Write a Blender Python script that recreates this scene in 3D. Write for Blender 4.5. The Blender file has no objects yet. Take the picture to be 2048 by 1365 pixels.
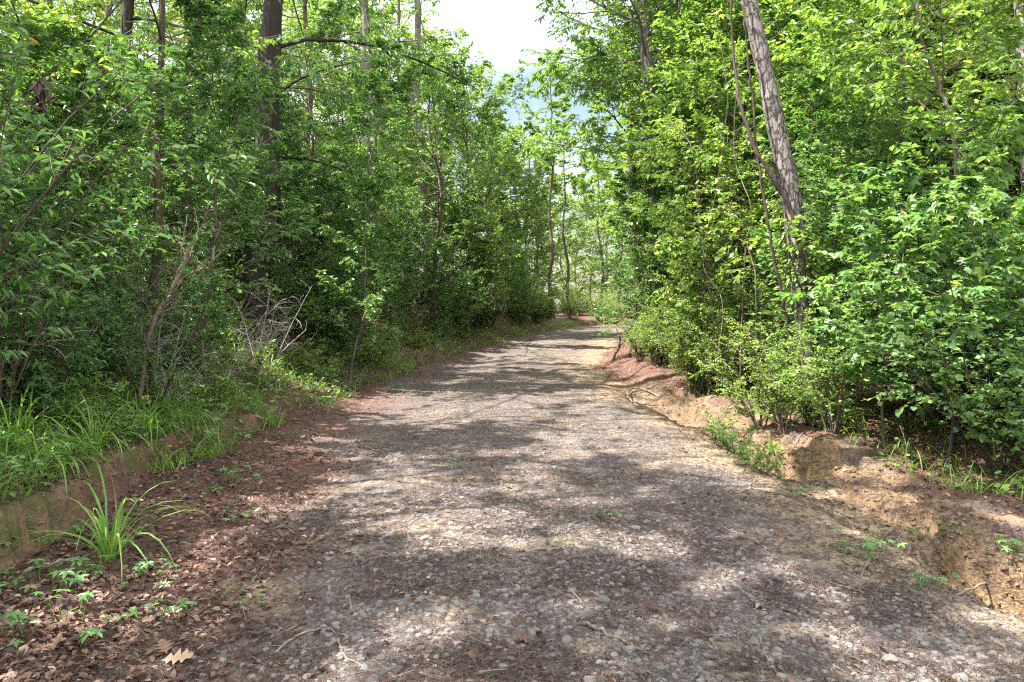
import bpy, math, random
import numpy as np

rng = np.random.default_rng(7)
random.seed(7)
sc = bpy.context.scene
COL = sc.collection
PI = math.pi

# ------------------------------------------------------------------ camera / pixel helpers
F, CX, HY, CAMZ = 740.0, 512.0, 310.0, 1.5
cam = bpy.data.cameras.new('camera')
camo = bpy.data.objects.new('camera', cam)
COL.objects.link(camo)
camo.location = (0, 0, CAMZ)
camo.rotation_euler = (PI / 2, 0, 0)
cam.sensor_width = 36
cam.lens = F / 1024 * 36
cam.shift_y = -(341 - HY) / 1024
cam.clip_end = 2000
cam.clip_start = 0.05
sc.camera = camo


def wx(px, y):
    return (px - CX) / F * y


def wz(py, y):
    return CAMZ - (py - HY) / F * y


# sun: high, from the left
SUN = np.array([-0.58, -0.10, 1.0])
SUN = SUN / np.linalg.norm(SUN)

# ------------------------------------------------------------------ noise


def _hash(ix, iy, seed):
    n = (ix.astype(np.int64) * 374761393 + iy.astype(np.int64) * 668265263 + seed * 1442695041) & 0xffffffff
    n = ((n ^ (n >> 13)) * 1274126177) & 0xffffffff
    n = n ^ (n >> 16)
    return (n & 0xffff) / 65535.0


def vnoise(x, y, seed=0):
    ix, iy = np.floor(x), np.floor(y)
    fx, fy = x - ix, y - iy
    ux, uy = fx * fx * (3 - 2 * fx), fy * fy * (3 - 2 * fy)
    a, b = _hash(ix, iy, seed), _hash(ix + 1, iy, seed)
    c, d = _hash(ix, iy + 1, seed), _hash(ix + 1, iy + 1, seed)
    return (a * (1 - ux) + b * ux) * (1 - uy) + (c * (1 - ux) + d * ux) * uy


def fbm(x, y, seed=0, oct=4):
    s, a, t = 0, 1.0, 0
    for i in range(oct):
        s = s + a * vnoise(x * 2 ** i, y * 2 ** i, seed + i * 17)
        t += a
        a *= 0.5
    return s / t


def smooth(a, b, x):
    t = np.clip((x - a) / (b - a), 0, 1)
    return t * t * (3 - 2 * t)


# ------------------------------------------------------------------ ground shape
EY = np.array([-50, 2, 4, 5.3, 6.8, 9.6, 14, 18.5, 25, 32, 40, 45, 50, 60, 400.])
EL = np.array([-2.8, -2.75, -2.85, -2.95, -3.08, -3.15, -2.85, -2.2, -.35, 1.4, 3.6, 8., 15, 32, 600.])
ER = np.array([2.9, 2.85, 2.7, 2.5, 2.35, 2.25, 2.0, 1.85, 3.3, 5.4, 8.2, 14.0, 23, 42, 620.])


def xc(y):
    return (np.interp(y, EY, EL) + np.interp(y, EY, ER)) / 2


def hw(y):
    return (np.interp(y, EY, ER) - np.interp(y, EY, EL)) / 2


def zr(y):
    return np.interp(y, [0, 14, 19, 25, 40, 46, 60, 400], [0, 0, .13, .46, .58, .7, .9, .9])


def left_edge(y):
    return xc(y) - hw(y) + .22 * (fbm(y * .9, y * 0 + 3, 5, 3) - .5) + .1 * np.sin(y * 1.7)


def right_edge(y):
    return xc(y) + hw(y) + .1 + .35 * (fbm(y * .7, y * 0 + 9, 6, 3) - .5)


def gully(y):           # how much gully there is along the road
    return smooth(2.2, 3.4, y) * (1 - smooth(13, 16, y))


def ground(x, y):
    x = np.asarray(x, float)
    y = np.asarray(y, float)
    h = zr(y)
    le, re = left_edge(y), right_edge(y)
    # road crown, ruts and lumps
    u = (x - xc(y)) / hw(y)
    on = smooth(-1.1, -.9, u) * (1 - smooth(.9, 1.1, u))
    h = h + on * (.03 * (1 - u * u) - .025 * np.exp(-((np.abs(u) - .45) / .16) ** 2))
    h = h + .05 * (fbm(x * .8, y * .8, 11, 3) - .5)
    h = h + .02 * (fbm(x * 5, y * 5, 12, 3) - .5) + .012 * (fbm(x * 17, y * 17, 13, 2) - .5)
    # left side: leaf berm, cut clay face, vegetated slope
    d = le - x
    cut = np.interp(y, [2, 4.5, 7, 10, 14, 20, 40], [.34, .31, .24, .15, .16, .2, .15])
    lump = .3 * (fbm(x * 1.6, y * 1.6, 21, 3) - .5)
    h = h + .10 * smooth(-1.2, 0, -d) * 0 + .07 * smooth(-1.0, 0.0, d)
    h = h + cut * smooth(0.0, .10, d + .32 * (fbm(x * 3, y * 3, 23, 3) - .5) + .16 * (fbm(x * 11, y * 11, 24, 2) - .5))
    h = h + np.where(d > 0, (.85 - cut * .6) * smooth(0.05, 2.6, d) + .08 * np.clip(d - 1.5, 0, 8), 0) * (1 - .85 * smooth(30, 42, y)) + smooth(.1, .8, d) * lump
    # right side: gully with sand floor, scarp, berm, forest floor
    e = x - re
    g = gully(y)
    wob = .5 * (fbm(x * .9 + 5, y * .9, 31, 3) - .5) + .42 * (fbm(x * 2.6 + 5, y * 2.6, 32, 3) - .5)
    w2 = .4 * (fbm(x * 1.1 + 9, y * 1.1, 41, 3) - .5) + .25 * (fbm(x * 3.4, y * 3.4, 42, 3) - .5)
    deep = .15 + .33 * smooth(.3, .7, fbm(y * .9, y * 0, 33, 2))
    deep = deep * np.interp(y, [0, 5, 7, 9, 12], [.8, 1, 1.1, .8, .9])
    scarp = smooth(.62, .71, e + wob)
    scarp2 = smooth(1.05, 1.2, e + wob * 1.3 + w2)
    floor_ = smooth(-.3, .15, e + w2)
    h = h - g * deep * floor_ * (1 - .62 * scarp - .38 * scarp2)
    crumble = g * floor_ * (1 - smooth(1.2, 1.7, e))
    h = h + crumble * (.11 * (fbm(x * 4.2, y * 4.2, 38, 4) - .5) + .05 * (fbm(x * 11, y * 11, 39, 3) - .5) + .025 * (fbm(x * 26, y * 26, 40, 2) - .5))
    h = h + g * np.exp(-((e - .95 + wob) / .3) ** 2) * .22 * (fbm(x * 2, y * 2, 35, 3) - .35)
    bank = smooth(.3, 1.0, e) * (1 - g)
    h = h + bank * .25 + smooth(1.0, 4.0, e) * .12 + .05 * np.clip(e - 2, 0, 10)
    h = h - g * .16 * np.exp(-((e - 1.75 + wob) / .35) ** 2) * (1 - smooth(7, 9.5, y))
    h = h + smooth(.5, 1.2, e) * .22 * (fbm(x * 1.5, y * 1.5, 37, 4) - .5)
    return h


def gz(x, y):
    return float(ground(np.array([x]), np.array([y]))[0])


def pix_ground(px, py, lo=2.4, hi=70):
    """point of the ground seen at a pixel of the photograph"""
    ys = lo * (hi / lo) ** np.linspace(0, 1, 900)
    xs = (px - CX) / F * ys
    zs = CAMZ - (py - HY) / F * ys
    g = ground(xs, ys)
    hit = np.where(zs <= g)[0]
    i = hit[0] if len(hit) else len(ys) - 1
    return float(xs[i]), float(ys[i]), float(g[i])


# ------------------------------------------------------------------ mesh builder


class MB:
    def __init__(s):
        s.V, s.F, s.T, s.M, s.S, s.n = [], [], [], [], [], 0

    def add(s, V, Fc, tint=0.5, mat=0, smooth_=False):
        V = np.asarray(V, np.float32).reshape(-1, 3)
        if not len(V):
            return
        Fc = np.asarray(Fc, np.int32)
        s.V.append(V)
        s.F.append(Fc + s.n)
        s.T.append(np.broadcast_to(np.asarray(tint, np.float32), (len(V),)))
        s.M.append(np.full(len(Fc), mat, np.int32))
        s.S.append(np.full(len(Fc), smooth_, bool))
        s.n += len(V)

    def mesh(s, name, mats):
        me = bpy.data.meshes.new(name)
        V = np.concatenate(s.V)
        me.vertices.add(len(V))
        me.vertices.foreach_set('co', V.ravel())
        loops = np.concatenate([f.ravel() for f in s.F])
        tot = np.concatenate([np.full(len(f), f.shape[1], np.int32) for f in s.F])
        start = np.concatenate([[0], np.cumsum(tot)[:-1]]).astype(np.int32)
        me.loops.add(len(loops))
        me.loops.foreach_set('vertex_index', loops)
        me.polygons.add(len(tot))
        me.polygons.foreach_set('loop_start', start)
        me.polygons.foreach_set('material_index', np.concatenate(s.M))
        me.polygons.foreach_set('use_smooth', np.concatenate(s.S))
        a = me.attributes.new('tint', 'FLOAT', 'POINT')
        a.data.foreach_set('value', np.concatenate(s.T))
        for m in mats:
            me.materials.append(m)
        me.update(calc_edges=True)
        return me

    def build(s, name, mats, parent=None):
        o = bpy.data.objects.new(name, s.mesh(name, mats))
        COL.objects.link(o)
        if parent:
            o.parent = parent
        return o


def nrm(v):
    return v / np.maximum(np.linalg.norm(v, axis=-1, keepdims=True), 1e-9)


def frame(d, up):
    side = np.cross(up, d)
    bad = np.linalg.norm(side, axis=-1) < 1e-4
    if bad.any():
        side[bad] = np.array([1., 0, 0])
    side = nrm(side)
    return side, np.cross(d, side)


# leaf templates: x along the leaf, y across, z up; all triangles or quads
def T_ell(w=.22, fold=.05, droop=.12):
    V = np.array([[0, 0, 0], [.3, w, fold], [.68, w * .8, fold - droop * .4], [1, 0, -droop], [.68, -w * .8, fold - droop * .4], [.3, -w, fold]])
    return V, np.array([[0, 3, 2, 1], [0, 5, 4, 3]])


def T_star():
    a = np.radians([-115, -58, 0, 58, 115])
    r = [.55, .85, 1.0, .85, .55]
    V = [[0, 0, 0], [.30, 0, .04]]
    ring = []
    for i in range(5):
        V.append([.30 + r[i] * .7 * math.cos(a[i]), r[i] * .7 * math.sin(a[i]), -.08 - .05 * (i % 2)])
        ring.append(len(V) - 1)
        if i < 4:
            m = (a[i] + a[i + 1]) / 2
            V.append([.30 + .3 * math.cos(m), .3 * math.sin(m), .0])
            ring.append(len(V) - 1)
    ring = [0] + ring
    Fc = [[1, ring[i], ring[(i + 1) % len(ring)]] for i in range(len(ring))]
    return np.array(V), np.array(Fc)


def T_heart():
    P = [[0, 0, 0], [-.12, .28, 0], [.12, .46, .03], [.45, .42, .02], [.75, .2, -.03], [1, 0, -.1], [.75, -.2, -.03], [.45, -.42, .02], [.12, -.46, .03], [-.12, -.28, 0]]
    V = np.array([[.35, 0, -.02]] + P)
    n = len(P)
    return V, np.array([[0, 1 + i, 1 + (i + 1) % n] for i in range(n)])


def T_palm(n=5):
    V, Fc = [], []
    for a in np.radians(np.linspace(-130, 130, n)):
        b, f = T_ell(.2, .03, .15)
        c, s = math.cos(a), math.sin(a)
        b = b * (1 - .15 * abs(a))
        b = np.stack([b[:, 0] * c - b[:, 1] * s, b[:, 0] * s + b[:, 1] * c, b[:, 2]], 1)
        Fc.append(f + len(V) * 6)
        V.append(b)
    return np.concatenate(V), np.concatenate(Fc)


def T_oak():
    xs = [0, .14, .26, .36, .50, .58, .72, .79, .92, 1.0]
    ws = [.02, .05, .25, .08, .38, .10, .34, .12, .14, 0]
    V = [[0, 0, 0]]
    top, bot = [], []
    for x, w in zip(xs[1:-1], ws[1:-1]):
        V.append([x, w, .03 + .1 * abs(w)])
        top.append(len(V) - 1)
        V.append([x, -w, .03 + .14 * abs(w)])
        bot.append(len(V) - 1)
    V.append([1, 0, .08])
    tip = len(V) - 1
    Fc = [[0, bot[0], top[0], top[0]]] + [[top[i], bot[i], bot[i + 1], top[i + 1]] for i in range(len(top) - 1)] + [[top[-1], bot[-1], tip, tip]]
    tri = []
    for f in Fc:
        tri.append([f[0], f[1], f[2]])
        if f[3] != f[2]:
            tri.append([f[0], f[2], f[3]])
    return np.array(V), np.array(tri)


ELL, NARROW, BROAD = T_ell(), T_ell(.11, .03, .2), T_ell(.27, .06, .16)
LANCE = T_ell(.16, .04, .25)
STAR, HEART, PALM, OAKL = T_star(), T_heart(), T_palm(5), T_oak()
NEEDLE = (np.array([[0, 0, 0], [.5, .03, .03], [1, 0, 0], [.5, -.03, .03]]), np.array([[0, 3, 2, 1]]))


def place(mb, T, pos, d, up, size, tint, mat=0, curl=None, keep=None):
    V0, Fc = T
    if keep is not None:
        pos, d, up, size, tint = pos[keep], d[keep], up[keep], size[keep], tint[keep]
        if curl is not None:
            curl = curl[keep]
    N = len(pos)
    if N == 0:
        return
    d = nrm(d)
    side, n = frame(d, up)
    z = np.broadcast_to(V0[None, :, 2:3], (N, len(V0), 1))
    if curl is not None:
        z = z * curl[:, None, None]
    V = pos[:, None] + size[:, None, None] * (V0[None, :, 0:1] * d[:, None] + V0[None, :, 1:2] * side[:, None] + z * n[:, None])
    idx = (Fc[None] + (np.arange(N) * len(V0))[:, None, None]).reshape(-1, Fc.shape[1])
    mb.add(V, idx, np.repeat(tint, len(V0)), mat)


def tubes(mb, P, R, sides=4, mat=0, tint=.5, cap=False):
    """P: N,k,3 polylines; R: N,k radii"""
    N, k = P.shape[:2]
    if N == 0:
        return
    tan = nrm(np.gradient(P, axis=1))
    ref = np.where(np.abs(tan[:, :1, 2:3]) > .8, np.array([1., 0.1, 0]), np.array([0, 0, 1.]))
    side = nrm(np.cross(np.broadcast_to(ref, tan.shape), tan))
    n2 = np.cross(tan, side)
    a = np.linspace(0, 2 * PI, sides, endpoint=False)
    V = P[:, :, None] + R[:, :, None, None] * (np.cos(a)[None, None, :, None] * side[:, :, None] + np.sin(a)[None, None, :, None] * n2[:, :, None])
    i, j = np.meshgrid(np.arange(k - 1), np.arange(sides), indexing='ij')
    q = np.stack([i * sides + j, i * sides + (j + 1) % sides, (i + 1) * sides + (j + 1) % sides, (i + 1) * sides + j], -1).reshape(-1, 4)
    idx = (q[None] + (np.arange(N) * k * sides)[:, None, None]).reshape(-1, 4)
    t = np.repeat(np.broadcast_to(np.asarray(tint, float), (N,)), k * sides)
    mb.add(V, idx, t, mat, True)


def poly(start, d, L, k, bend=(0, 0, 0), wob=.1, r=None):
    r = r or rng
    start = np.asarray(start, float)
    d = nrm(np.asarray(d, float))
    L = np.asarray(L, float)
    P = [start]
    for i in range(1, k):
        d = nrm(d + np.asarray(bend) / (k - 1) + r.normal(size=d.shape) * wob)
        P.append(P[-1] + d * (L / (k - 1))[:, None])
    return np.stack(P, 1)


def lerp_poly(P, t):
    """P: N,k,3; t: N,m in 0..1 -> points N,m,3 and tangents"""
    k = P.shape[1]
    x = np.clip(t, 0, .9999) * (k - 1)
    i = x.astype(int)
    f = (x - i)[..., None]
    n = np.arange(P.shape[0])[:, None]
    a, b = P[n, i], P[n, i + 1]
    return a * (1 - f) + b * f, nrm(b - a)


def kids(P, R, n, tmin, tmax, lf, ang, k, bend=(0, 0, 0), wob=.1, flat=.7, upb=0., r=None):
    """child branches on every parent polyline"""
    r = r or rng
    N = P.shape[0]
    t = tmin + (np.arange(n)[None] + r.random((N, n))) / n * (tmax - tmin)
    pos, tan = lerp_poly(P, t)
    plen = np.linalg.norm(P[:, 1:] - P[:, :-1], axis=-1).sum(1)
    up = np.broadcast_to(np.array([0, 0, 1.]), tan.shape).copy()
    side, n2 = frame(tan.reshape(-1, 3), up.reshape(-1, 3))
    sgn = np.where((np.arange(n)[None] + r.integers(0, 2, (N, 1))) % 2 == 0, 0., PI).ravel()
    phi = np.where(r.random(N * n) < flat, sgn + r.normal(size=N * n) * .35, r.random(N * n) * 2 * PI)
    perp = np.cos(phi)[:, None] * side + np.sin(phi)[:, None] * n2
    a = r.uniform(ang[0], ang[1], N * n)[:, None]
    d = np.cos(a) * tan.reshape(-1, 3) + np.sin(a) * perp
    d[:, 2] += upb
    L = (plen[:, None] * lf * (1.1 - .6 * t) * r.uniform(.6, 1.25, (N, n))).ravel()
    k0 = R.shape[1]
    rr = R[np.arange(N)[:, None], np.clip((t * (k0 - 1)).astype(int), 0, k0 - 1)].ravel() * .6
    C = poly(pos.reshape(-1, 3), d, L, k, bend, wob, r)
    CR = rr[:, None] * np.linspace(1, .35, k)[None]
    return C, CR


# ------------------------------------------------------------------ materials


def mat_new(name):
    m = bpy.data.materials.new(name)
    m.use_nodes = True
    nt = m.node_tree
    nt.nodes.clear()
    return m, nt, nt.nodes, nt.links


def ramp(N, stops):
    r = N.new('ShaderNodeValToRGB')
    cr = r.color_ramp
    while len(cr.elements) > 1:
        cr.elements.remove(cr.elements[-1])
    cr.elements[0].position = stops[0][0]
    cr.elements[0].color = (*stops[0][1], 1)
    for p, c in stops[1:]:
        e = cr.elements.new(p)
        e.color = (*c, 1)
    return r


def leaf_mat(name, stops, trans=.38, tcol=(1.75, 1.7, .75), rough=.42, spec=.45):
    m, nt, N, L = mat_new(name)
    at = N.new('ShaderNodeAttribute')
    at.attribute_name = 'tint'
    oi = N.new('ShaderNodeObjectInfo')
    ad = N.new('ShaderNodeMath')
    ad.operation = 'MULTIPLY_ADD'
    ad.inputs[1].default_value = .16
    L.new(oi.outputs['Random'], ad.inputs[0])
    sb = N.new('ShaderNodeMath')
    sb.operation = 'SUBTRACT'
    sb.inputs[1].default_value = .08
    L.new(at.outputs['Fac'], sb.inputs[0])
    L.new(sb.outputs[0], ad.inputs[2])
    r = ramp(N, stops)
    L.new(ad.outputs[0], r.inputs[0])
    p = N.new('ShaderNodeBsdfPrincipled')
    p.inputs['Roughness'].default_value = rough
    p.inputs['Specular IOR Level'].default_value = spec
    L.new(r.outputs[0], p.inputs['Base Color'])
    mx = N.new('ShaderNodeMix')
    mx.data_type = 'RGBA'
    mx.blend_type = 'MULTIPLY'
    mx.inputs['Factor'].default_value = 1
    L.new(r.outputs[0], mx.inputs['A'])
    mx.inputs['B'].default_value = (*tcol, 1)
    t = N.new('ShaderNodeBsdfTranslucent')
    L.new(mx.outputs['Result'], t.inputs[0])
    ms = N.new('ShaderNodeMixShader')
    ms.inputs[0].default_value = trans
    L.new(p.outputs[0], ms.inputs[1])
    L.new(t.outputs[0], ms.inputs[2])
    o = N.new('ShaderNodeOutputMaterial')
    L.new(ms.outputs[0], o.inputs[0])
    return m


G = lambda *a: a
M = {}
M['leaf_glossy'] = leaf_mat('glossy_green_leaf', [(0, (0.400, 0.169, 0.039)), (.03, (0.051, 0.114, 0.036)), (.45, (0.081, 0.179, 0.052)), (.8, (0.126, 0.247, 0.058)), (1, (0.239, 0.325, 0.058))], .34, rough=.36, spec=.55)
M['leaf_oak'] = leaf_mat('dark_oak_leaf', [(0, (0.197, 0.117, 0.039)), (.03, (0.042, 0.101, 0.031)), (.5, (0.073, 0.163, 0.044)), (1, (0.140, 0.247, 0.055))], .34)
M['leaf_bright'] = leaf_mat('bright_green_leaf', [(0, (0.400, 0.260, 0.052)), (.02, (0.081, 0.156, 0.044)), (.5, (0.138, 0.240, 0.062)), (.85, (0.211, 0.319, 0.072)), (1, (0.351, 0.403, 0.078))], .42, rough=.45)
M['leaf_gum'] = leaf_mat('star_leaf', [(0, (0.063, 0.130, 0.049)), (.5, (0.119, 0.227, 0.072)), (.85, (0.183, 0.305, 0.078)), (1, (0.323, 0.403, 0.078))], .38, rough=.4)
M['leaf_far'] = leaf_mat('sunlit_pale_leaf', [(0, (.09, .15, .06)), (.5, (.15, .24, .085)), (1, (.22, .31, .10))], .48)  # far leaves: sunlit brightness is put into this paler colour
M['needle'] = leaf_mat('pine_needle', [(0, (.05, .10, .04)), (.6, (.09, .16, .06)), (1, (.15, .22, .08))], .3, rough=.5)
M['grass'] = leaf_mat('grass_blade', [(0, (0.281, 0.208, 0.091)), (.08, (0.070, 0.156, 0.029)), (.6, (0.119, 0.247, 0.039)), (1, (0.239, 0.351, 0.065))], .4, rough=.45)
M['mulch'] = leaf_mat('dark_mulch', [(0, (.018, .012, .011)), (.5, (.055, .035, .029)), (.85, (.12, .075, .055)), (1, (.22, .16, .12))], .05, (1, 1, 1), rough=.7, spec=.25)
M['dry'] = leaf_mat('dry_leaf', [(0, (.030, .018, .018)), (.3, (.078, .044, .034)), (.6, (.138, .074, .050)), (.85, (.23, .138, .092)), (1, (.33, .24, .17))], .12, (1.3, 1.1, .8), rough=.55, spec=.4)


def bark_mat(name, dark, light, lichen=None, scale=14., stretch=.25, plates=False, moss=None, bump=.5):
    m, nt, N, L = mat_new(name)
    tc = N.new('ShaderNodeTexCoord')
    mp = N.new('ShaderNodeMapping')
    mp.inputs['Scale'].default_value = (1, 1, stretch)
    L.new(tc.outputs['Object'], mp.inputs[0])
    no = N.new('ShaderNodeTexNoise')
    no.inputs['Scale'].default_value = scale
    no.inputs['Detail'].default_value = 6
    no.inputs['Roughness'].default_value = .65
    L.new(mp.outputs[0], no.inputs[0])
    hgt = no.outputs['Fac']
    r = ramp(N, [(.3, dark), (.7, light)])
    L.new(no.outputs['Fac'], r.inputs[0])
    col = r.outputs[0]
    if plates:
        wv = N.new('ShaderNodeMix')
        wv.data_type = 'VECTOR'
        wv.inputs['Factor'].default_value = .10
        L.new(mp.outputs[0], wv.inputs['A'])
        L.new(no.outputs['Color'], wv.inputs['B'])
        vo = N.new('ShaderNodeTexVoronoi')
        vo.feature = 'DISTANCE_TO_EDGE'
        vo.inputs['Scale'].default_value = scale * .8
        L.new(wv.outputs['Result'], vo.inputs[0])
        rr = ramp(N, [(0, (.0, .0, .0)), (.03, (.45, .45, .45)), (.10, (1, 1, 1))])
        L.new(vo.outputs['Distance'], rr.inputs[0])
        vc = N.new('ShaderNodeTexVoronoi')
        vc.inputs['Scale'].default_value = scale * .8
        L.new(wv.outputs['Result'], vc.inputs[0])
        mv = N.new('ShaderNodeMix')
        mv.data_type = 'RGBA'
        mv.blend_type = 'MIX'
        L.new(rr.outputs[0], mv.inputs['Factor'])
        mv.inputs['A'].default_value = (dark[0] * .35, dark[1] * .35, dark[2] * .35, 1)
        hs = N.new('ShaderNodeHueSaturation')
        sx = N.new('ShaderNodeSeparateColor')
        L.new(vc.outputs['Color'], sx.inputs[0])
        mr = N.new('ShaderNodeMapRange')
        mr.inputs['To Min'].default_value = .7
        mr.inputs['To Max'].default_value = 1.3
        L.new(sx.outputs[0], mr.inputs[0])
        L.new(mr.outputs[0], hs.inputs['Value'])
        L.new(col, hs.inputs['Color'])
        L.new(hs.outputs[0], mv.inputs['B'])
        col = mv.outputs['Result']
        mh = N.new('ShaderNodeMath')
        mh.operation = 'MULTIPLY_ADD'
        mh.inputs[1].default_value = .3
        L.new(no.outputs['Fac'], mh.inputs[0])
        L.new(rr.outputs[0], mh.inputs[2])
        hgt = mh.outputs[0]
    for c, sc_, lo in ((lichen, 3.2, .60), (moss, 1.7, .55)):
        if not c:
            continue
        n2 = N.new('ShaderNodeTexNoise')
        n2.inputs['Scale'].default_value = sc_
        n2.inputs['Detail'].default_value = 5
        n2.inputs['Roughness'].default_value = .7
        L.new(tc.outputs['Object'], n2.inputs[0])
        r2 = ramp(N, [(lo, (0, 0, 0)), (lo + .05, (.8, .8, .8))])
        L.new(n2.outputs['Fac'], r2.inputs[0])
        mv = N.new('ShaderNodeMix')
        mv.data_type = 'RGBA'
        L.new(r2.outputs[0], mv.inputs['Factor'])
        L.new(col, mv.inputs['A'])
        mv.inputs['B'].default_value = (*c, 1)
        col = mv.outputs['Result']
    b = N.new('ShaderNodeBump')
    b.inputs['Strength'].default_value = bump
    b.inputs['Distance'].default_value = .03
    L.new(hgt, b.inputs['Height'])
    p = N.new('ShaderNodeBsdfPrincipled')
    p.inputs['Roughness'].default_value = .85
    p.inputs['Specular IOR Level'].default_value = .2
    L.new(col, p.inputs['Base Color'])
    L.new(b.outputs[0], p.inputs['Normal'])
    o = N.new('ShaderNodeOutputMaterial')
    L.new(p.outputs[0], o.inputs[0])
    return m


M['bark_oak'] = bark_mat('oak_bark', (.010, .008, .007), (.038, .031, .025), lichen=(.22, .24, .17), scale=26, stretch=.18, moss=(.06, .065, .025))
M['bark_moss'] = bark_mat('mossy_bark', (.03, .024, .016), (.085, .066, .043), lichen=(.24, .25, .16), scale=40, stretch=.3, moss=(.09, .085, .025))
M['bark_lichen'] = bark_mat('lichened_bark', (.07, .06, .052), (.2, .18, .16), lichen=(.36, .39, .32), scale=20, stretch=.2)
M['bark_pine'] = bark_mat('plated_pine_bark', (.115, .096, .09), (.215, .185, .175), lichen=(.36, .34, .28), scale=21, stretch=.36, plates=True, bump=1.0)
M['bark_vine'] = bark_mat('vine_bark', (.022, .016, .014), (.075, .055, .045), scale=30, stretch=.3)
M['bark_twig'] = bark_mat('twig_bark', (.06, .045, .032), (.15, .115, .085), scale=25, stretch=.5)
M['bark_pale'] = bark_mat('pale_dead_bark', (.17, .145, .125), (.40, .36, .32), lichen=(.42, .44, .38), scale=30, stretch=.3)
M['bark_dim'] = bark_mat('grey_brown_bark', (.04, .032, .025), (.12, .097, .075), lichen=(.24, .25, .2), scale=16, stretch=.2)
M['wood_red'] = bark_mat('rotten_orange_wood', (.16, .055, .022), (.42, .17, .07), scale=18, stretch=1.2, bump=.8)
M['stick'] = bark_mat('fallen_stick', (.06, .045, .035), (.2, .155, .12), lichen=(.3, .3, .24), scale=30, stretch=1)
M['stick_pale'] = bark_mat('barkless_stick', (.11, .085, .062), (.27, .21, .165), scale=30, stretch=1)

# ------------------------------------------------------------------ ground material
def ground_mat():
    m, nt, N, L = mat_new('woodland_ground')
    tc = N.new('ShaderNodeTexCoord')
    zn = N.new('ShaderNodeAttribute')
    zn.attribute_name = 'zone'          # R leaf litter, G clay, B sand
    sep = N.new('ShaderNodeSeparateColor')
    L.new(zn.outputs['Color'], sep.inputs[0])

    def noise(s, d=5, ro=.6):
        n = N.new('ShaderNodeTexNoise')
        n.inputs['Scale'].default_value = s
        n.inputs['Detail'].default_value = d
        n.inputs['Roughness'].default_value = ro
        L.new(tc.outputs['Object'], n.inputs[0])
        return n.outputs['Fac']

    def mix(f, a, b, blend='MIX'):
        x = N.new('ShaderNodeMix')
        x.data_type = 'RGBA'
        x.blend_type = blend
        for s, v in ((x.inputs['Factor'], f), (x.inputs['A'], a), (x.inputs['B'], b)):
            if hasattr(v, 'links') or hasattr(v, 'is_linked'):
                L.new(v, s)
            else:
                s.default_value = v if isinstance(v, float) else (*v, 1)
        return x.outputs['Result']

    def rmp(f, st):
        r = ramp(N, st)
        L.new(f, r.inputs[0])
        return r.outputs[0]

    fine, mid, big = noise(90, 6, .7), noise(24, 5, .65), noise(3.5, 4)
    # grit of the road
    vo = N.new('ShaderNodeTexVoronoi')
    vo.inputs['Scale'].default_value = 55
    L.new(tc.outputs['Object'], vo.inputs[0])
    sv = N.new('ShaderNodeSeparateColor')
    L.new(vo.outputs['Color'], sv.inputs[0])
    grit = rmp(sv.outputs[0], [(0, (.055, .048, .047)), (.4, (.10, .089, .083)), (.75, (.138, .124, .117)), (1, (.175, .164, .155))])
    dust = rmp(fine, [(.3, (.072, .063, .062)), (.7, (.195, .176, .163))])
    road = mix(.5, grit, dust)
    mulch = rmp(fine, [(.3, (.035, .024, .022)), (.7, (.13, .088, .075))])
    mm = rmp(mid, [(.47, (0, 0, 0)), (.56, (1, 1, 1))])
    road = mix(mm, road, mulch)
    sand = rmp(fine, [(.25, (.16, .12, .077)), (.75, (.30, .235, .15))])
    ms = rmp(mid, [(.53, (0, 0, 0)), (.60, (1, 1, 1))])
    sand = mix(ms, sand, mulch)
    litter = rmp(fine, [(.25, (.045, .024, .020)), (.5, (.115, .055, .042)), (.75, (.20, .115, .08))])
    soil = rmp(mid, [(.5, (0, 0, 0)), (.7, (1, 1, 1))])
    litter = mix(soil, litter, (.13, .085, .055))
    clay = rmp(mid, [(.25, (.08, .049, .028)), (.5, (.168, .110, .062)), (.75, (.285, .202, .122))])
    clay = mix(rmp(big, [(.5, (0, 0, 0)), (.75, (.55, .55, .55))]), clay, (.24, .16, .10))
    clay = mix(rmp(fine, [(.55, (0, 0, 0)), (.75, (.6, .6, .6))]), clay, (.19, .115, .065))
    c = mix(sep.outputs[2], road, sand)
    c = mix(sep.outputs[0], c, litter)
    c = mix(sep.outputs[1], c, clay)
    c = mix(rmp(noise(7, 6, .7), [(.51, (0, 0, 0)), (.57, (.85, .85, .85))]), c, mulch)
    # green moss on the old cut
    al = N.new('ShaderNodeMath')
    al.operation = 'MULTIPLY'
    L.new(zn.outputs['Alpha'], al.inputs[0])
    L.new(rmp(big, [(.42, (0, 0, 0)), (.56, (1, 1, 1))]), al.inputs[1])
    c = mix(al.outputs[0], c, rmp(fine, [(.3, (.05, .055, .018)), (.7, (.10, .11, .035))]))
    hsum = N.new('ShaderNodeMath')
    hsum.operation = 'ADD'
    L.new(fine, hsum.inputs[0])
    L.new(mid, hsum.inputs[1])
    h2 = N.new('ShaderNodeMath')
    h2.operation = 'MULTIPLY_ADD'
    h2.inputs[1].default_value = -.6
    L.new(vo.outputs['Distance'], h2.inputs[0])
    L.new(hsum.outputs[0], h2.inputs[2])
    b = N.new('ShaderNodeBump')
    b.inputs['Strength'].default_value = .8
    b.inputs['Distance'].default_value = .02
    L.new(h2.outputs[0], b.inputs['Height'])
    p = N.new('ShaderNodeBsdfPrincipled')
    p.inputs['Roughness'].default_value = .9
    p.inputs['Specular IOR Level'].default_value = .2
    L.new(c, p.inputs['Base Color'])
    L.new(b.outputs[0], p.inputs['Normal'])
    o = N.new('ShaderNodeOutputMaterial')
    L.new(p.outputs[0], o.inputs[0])
    return m


M['ground'] = ground_mat()


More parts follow.
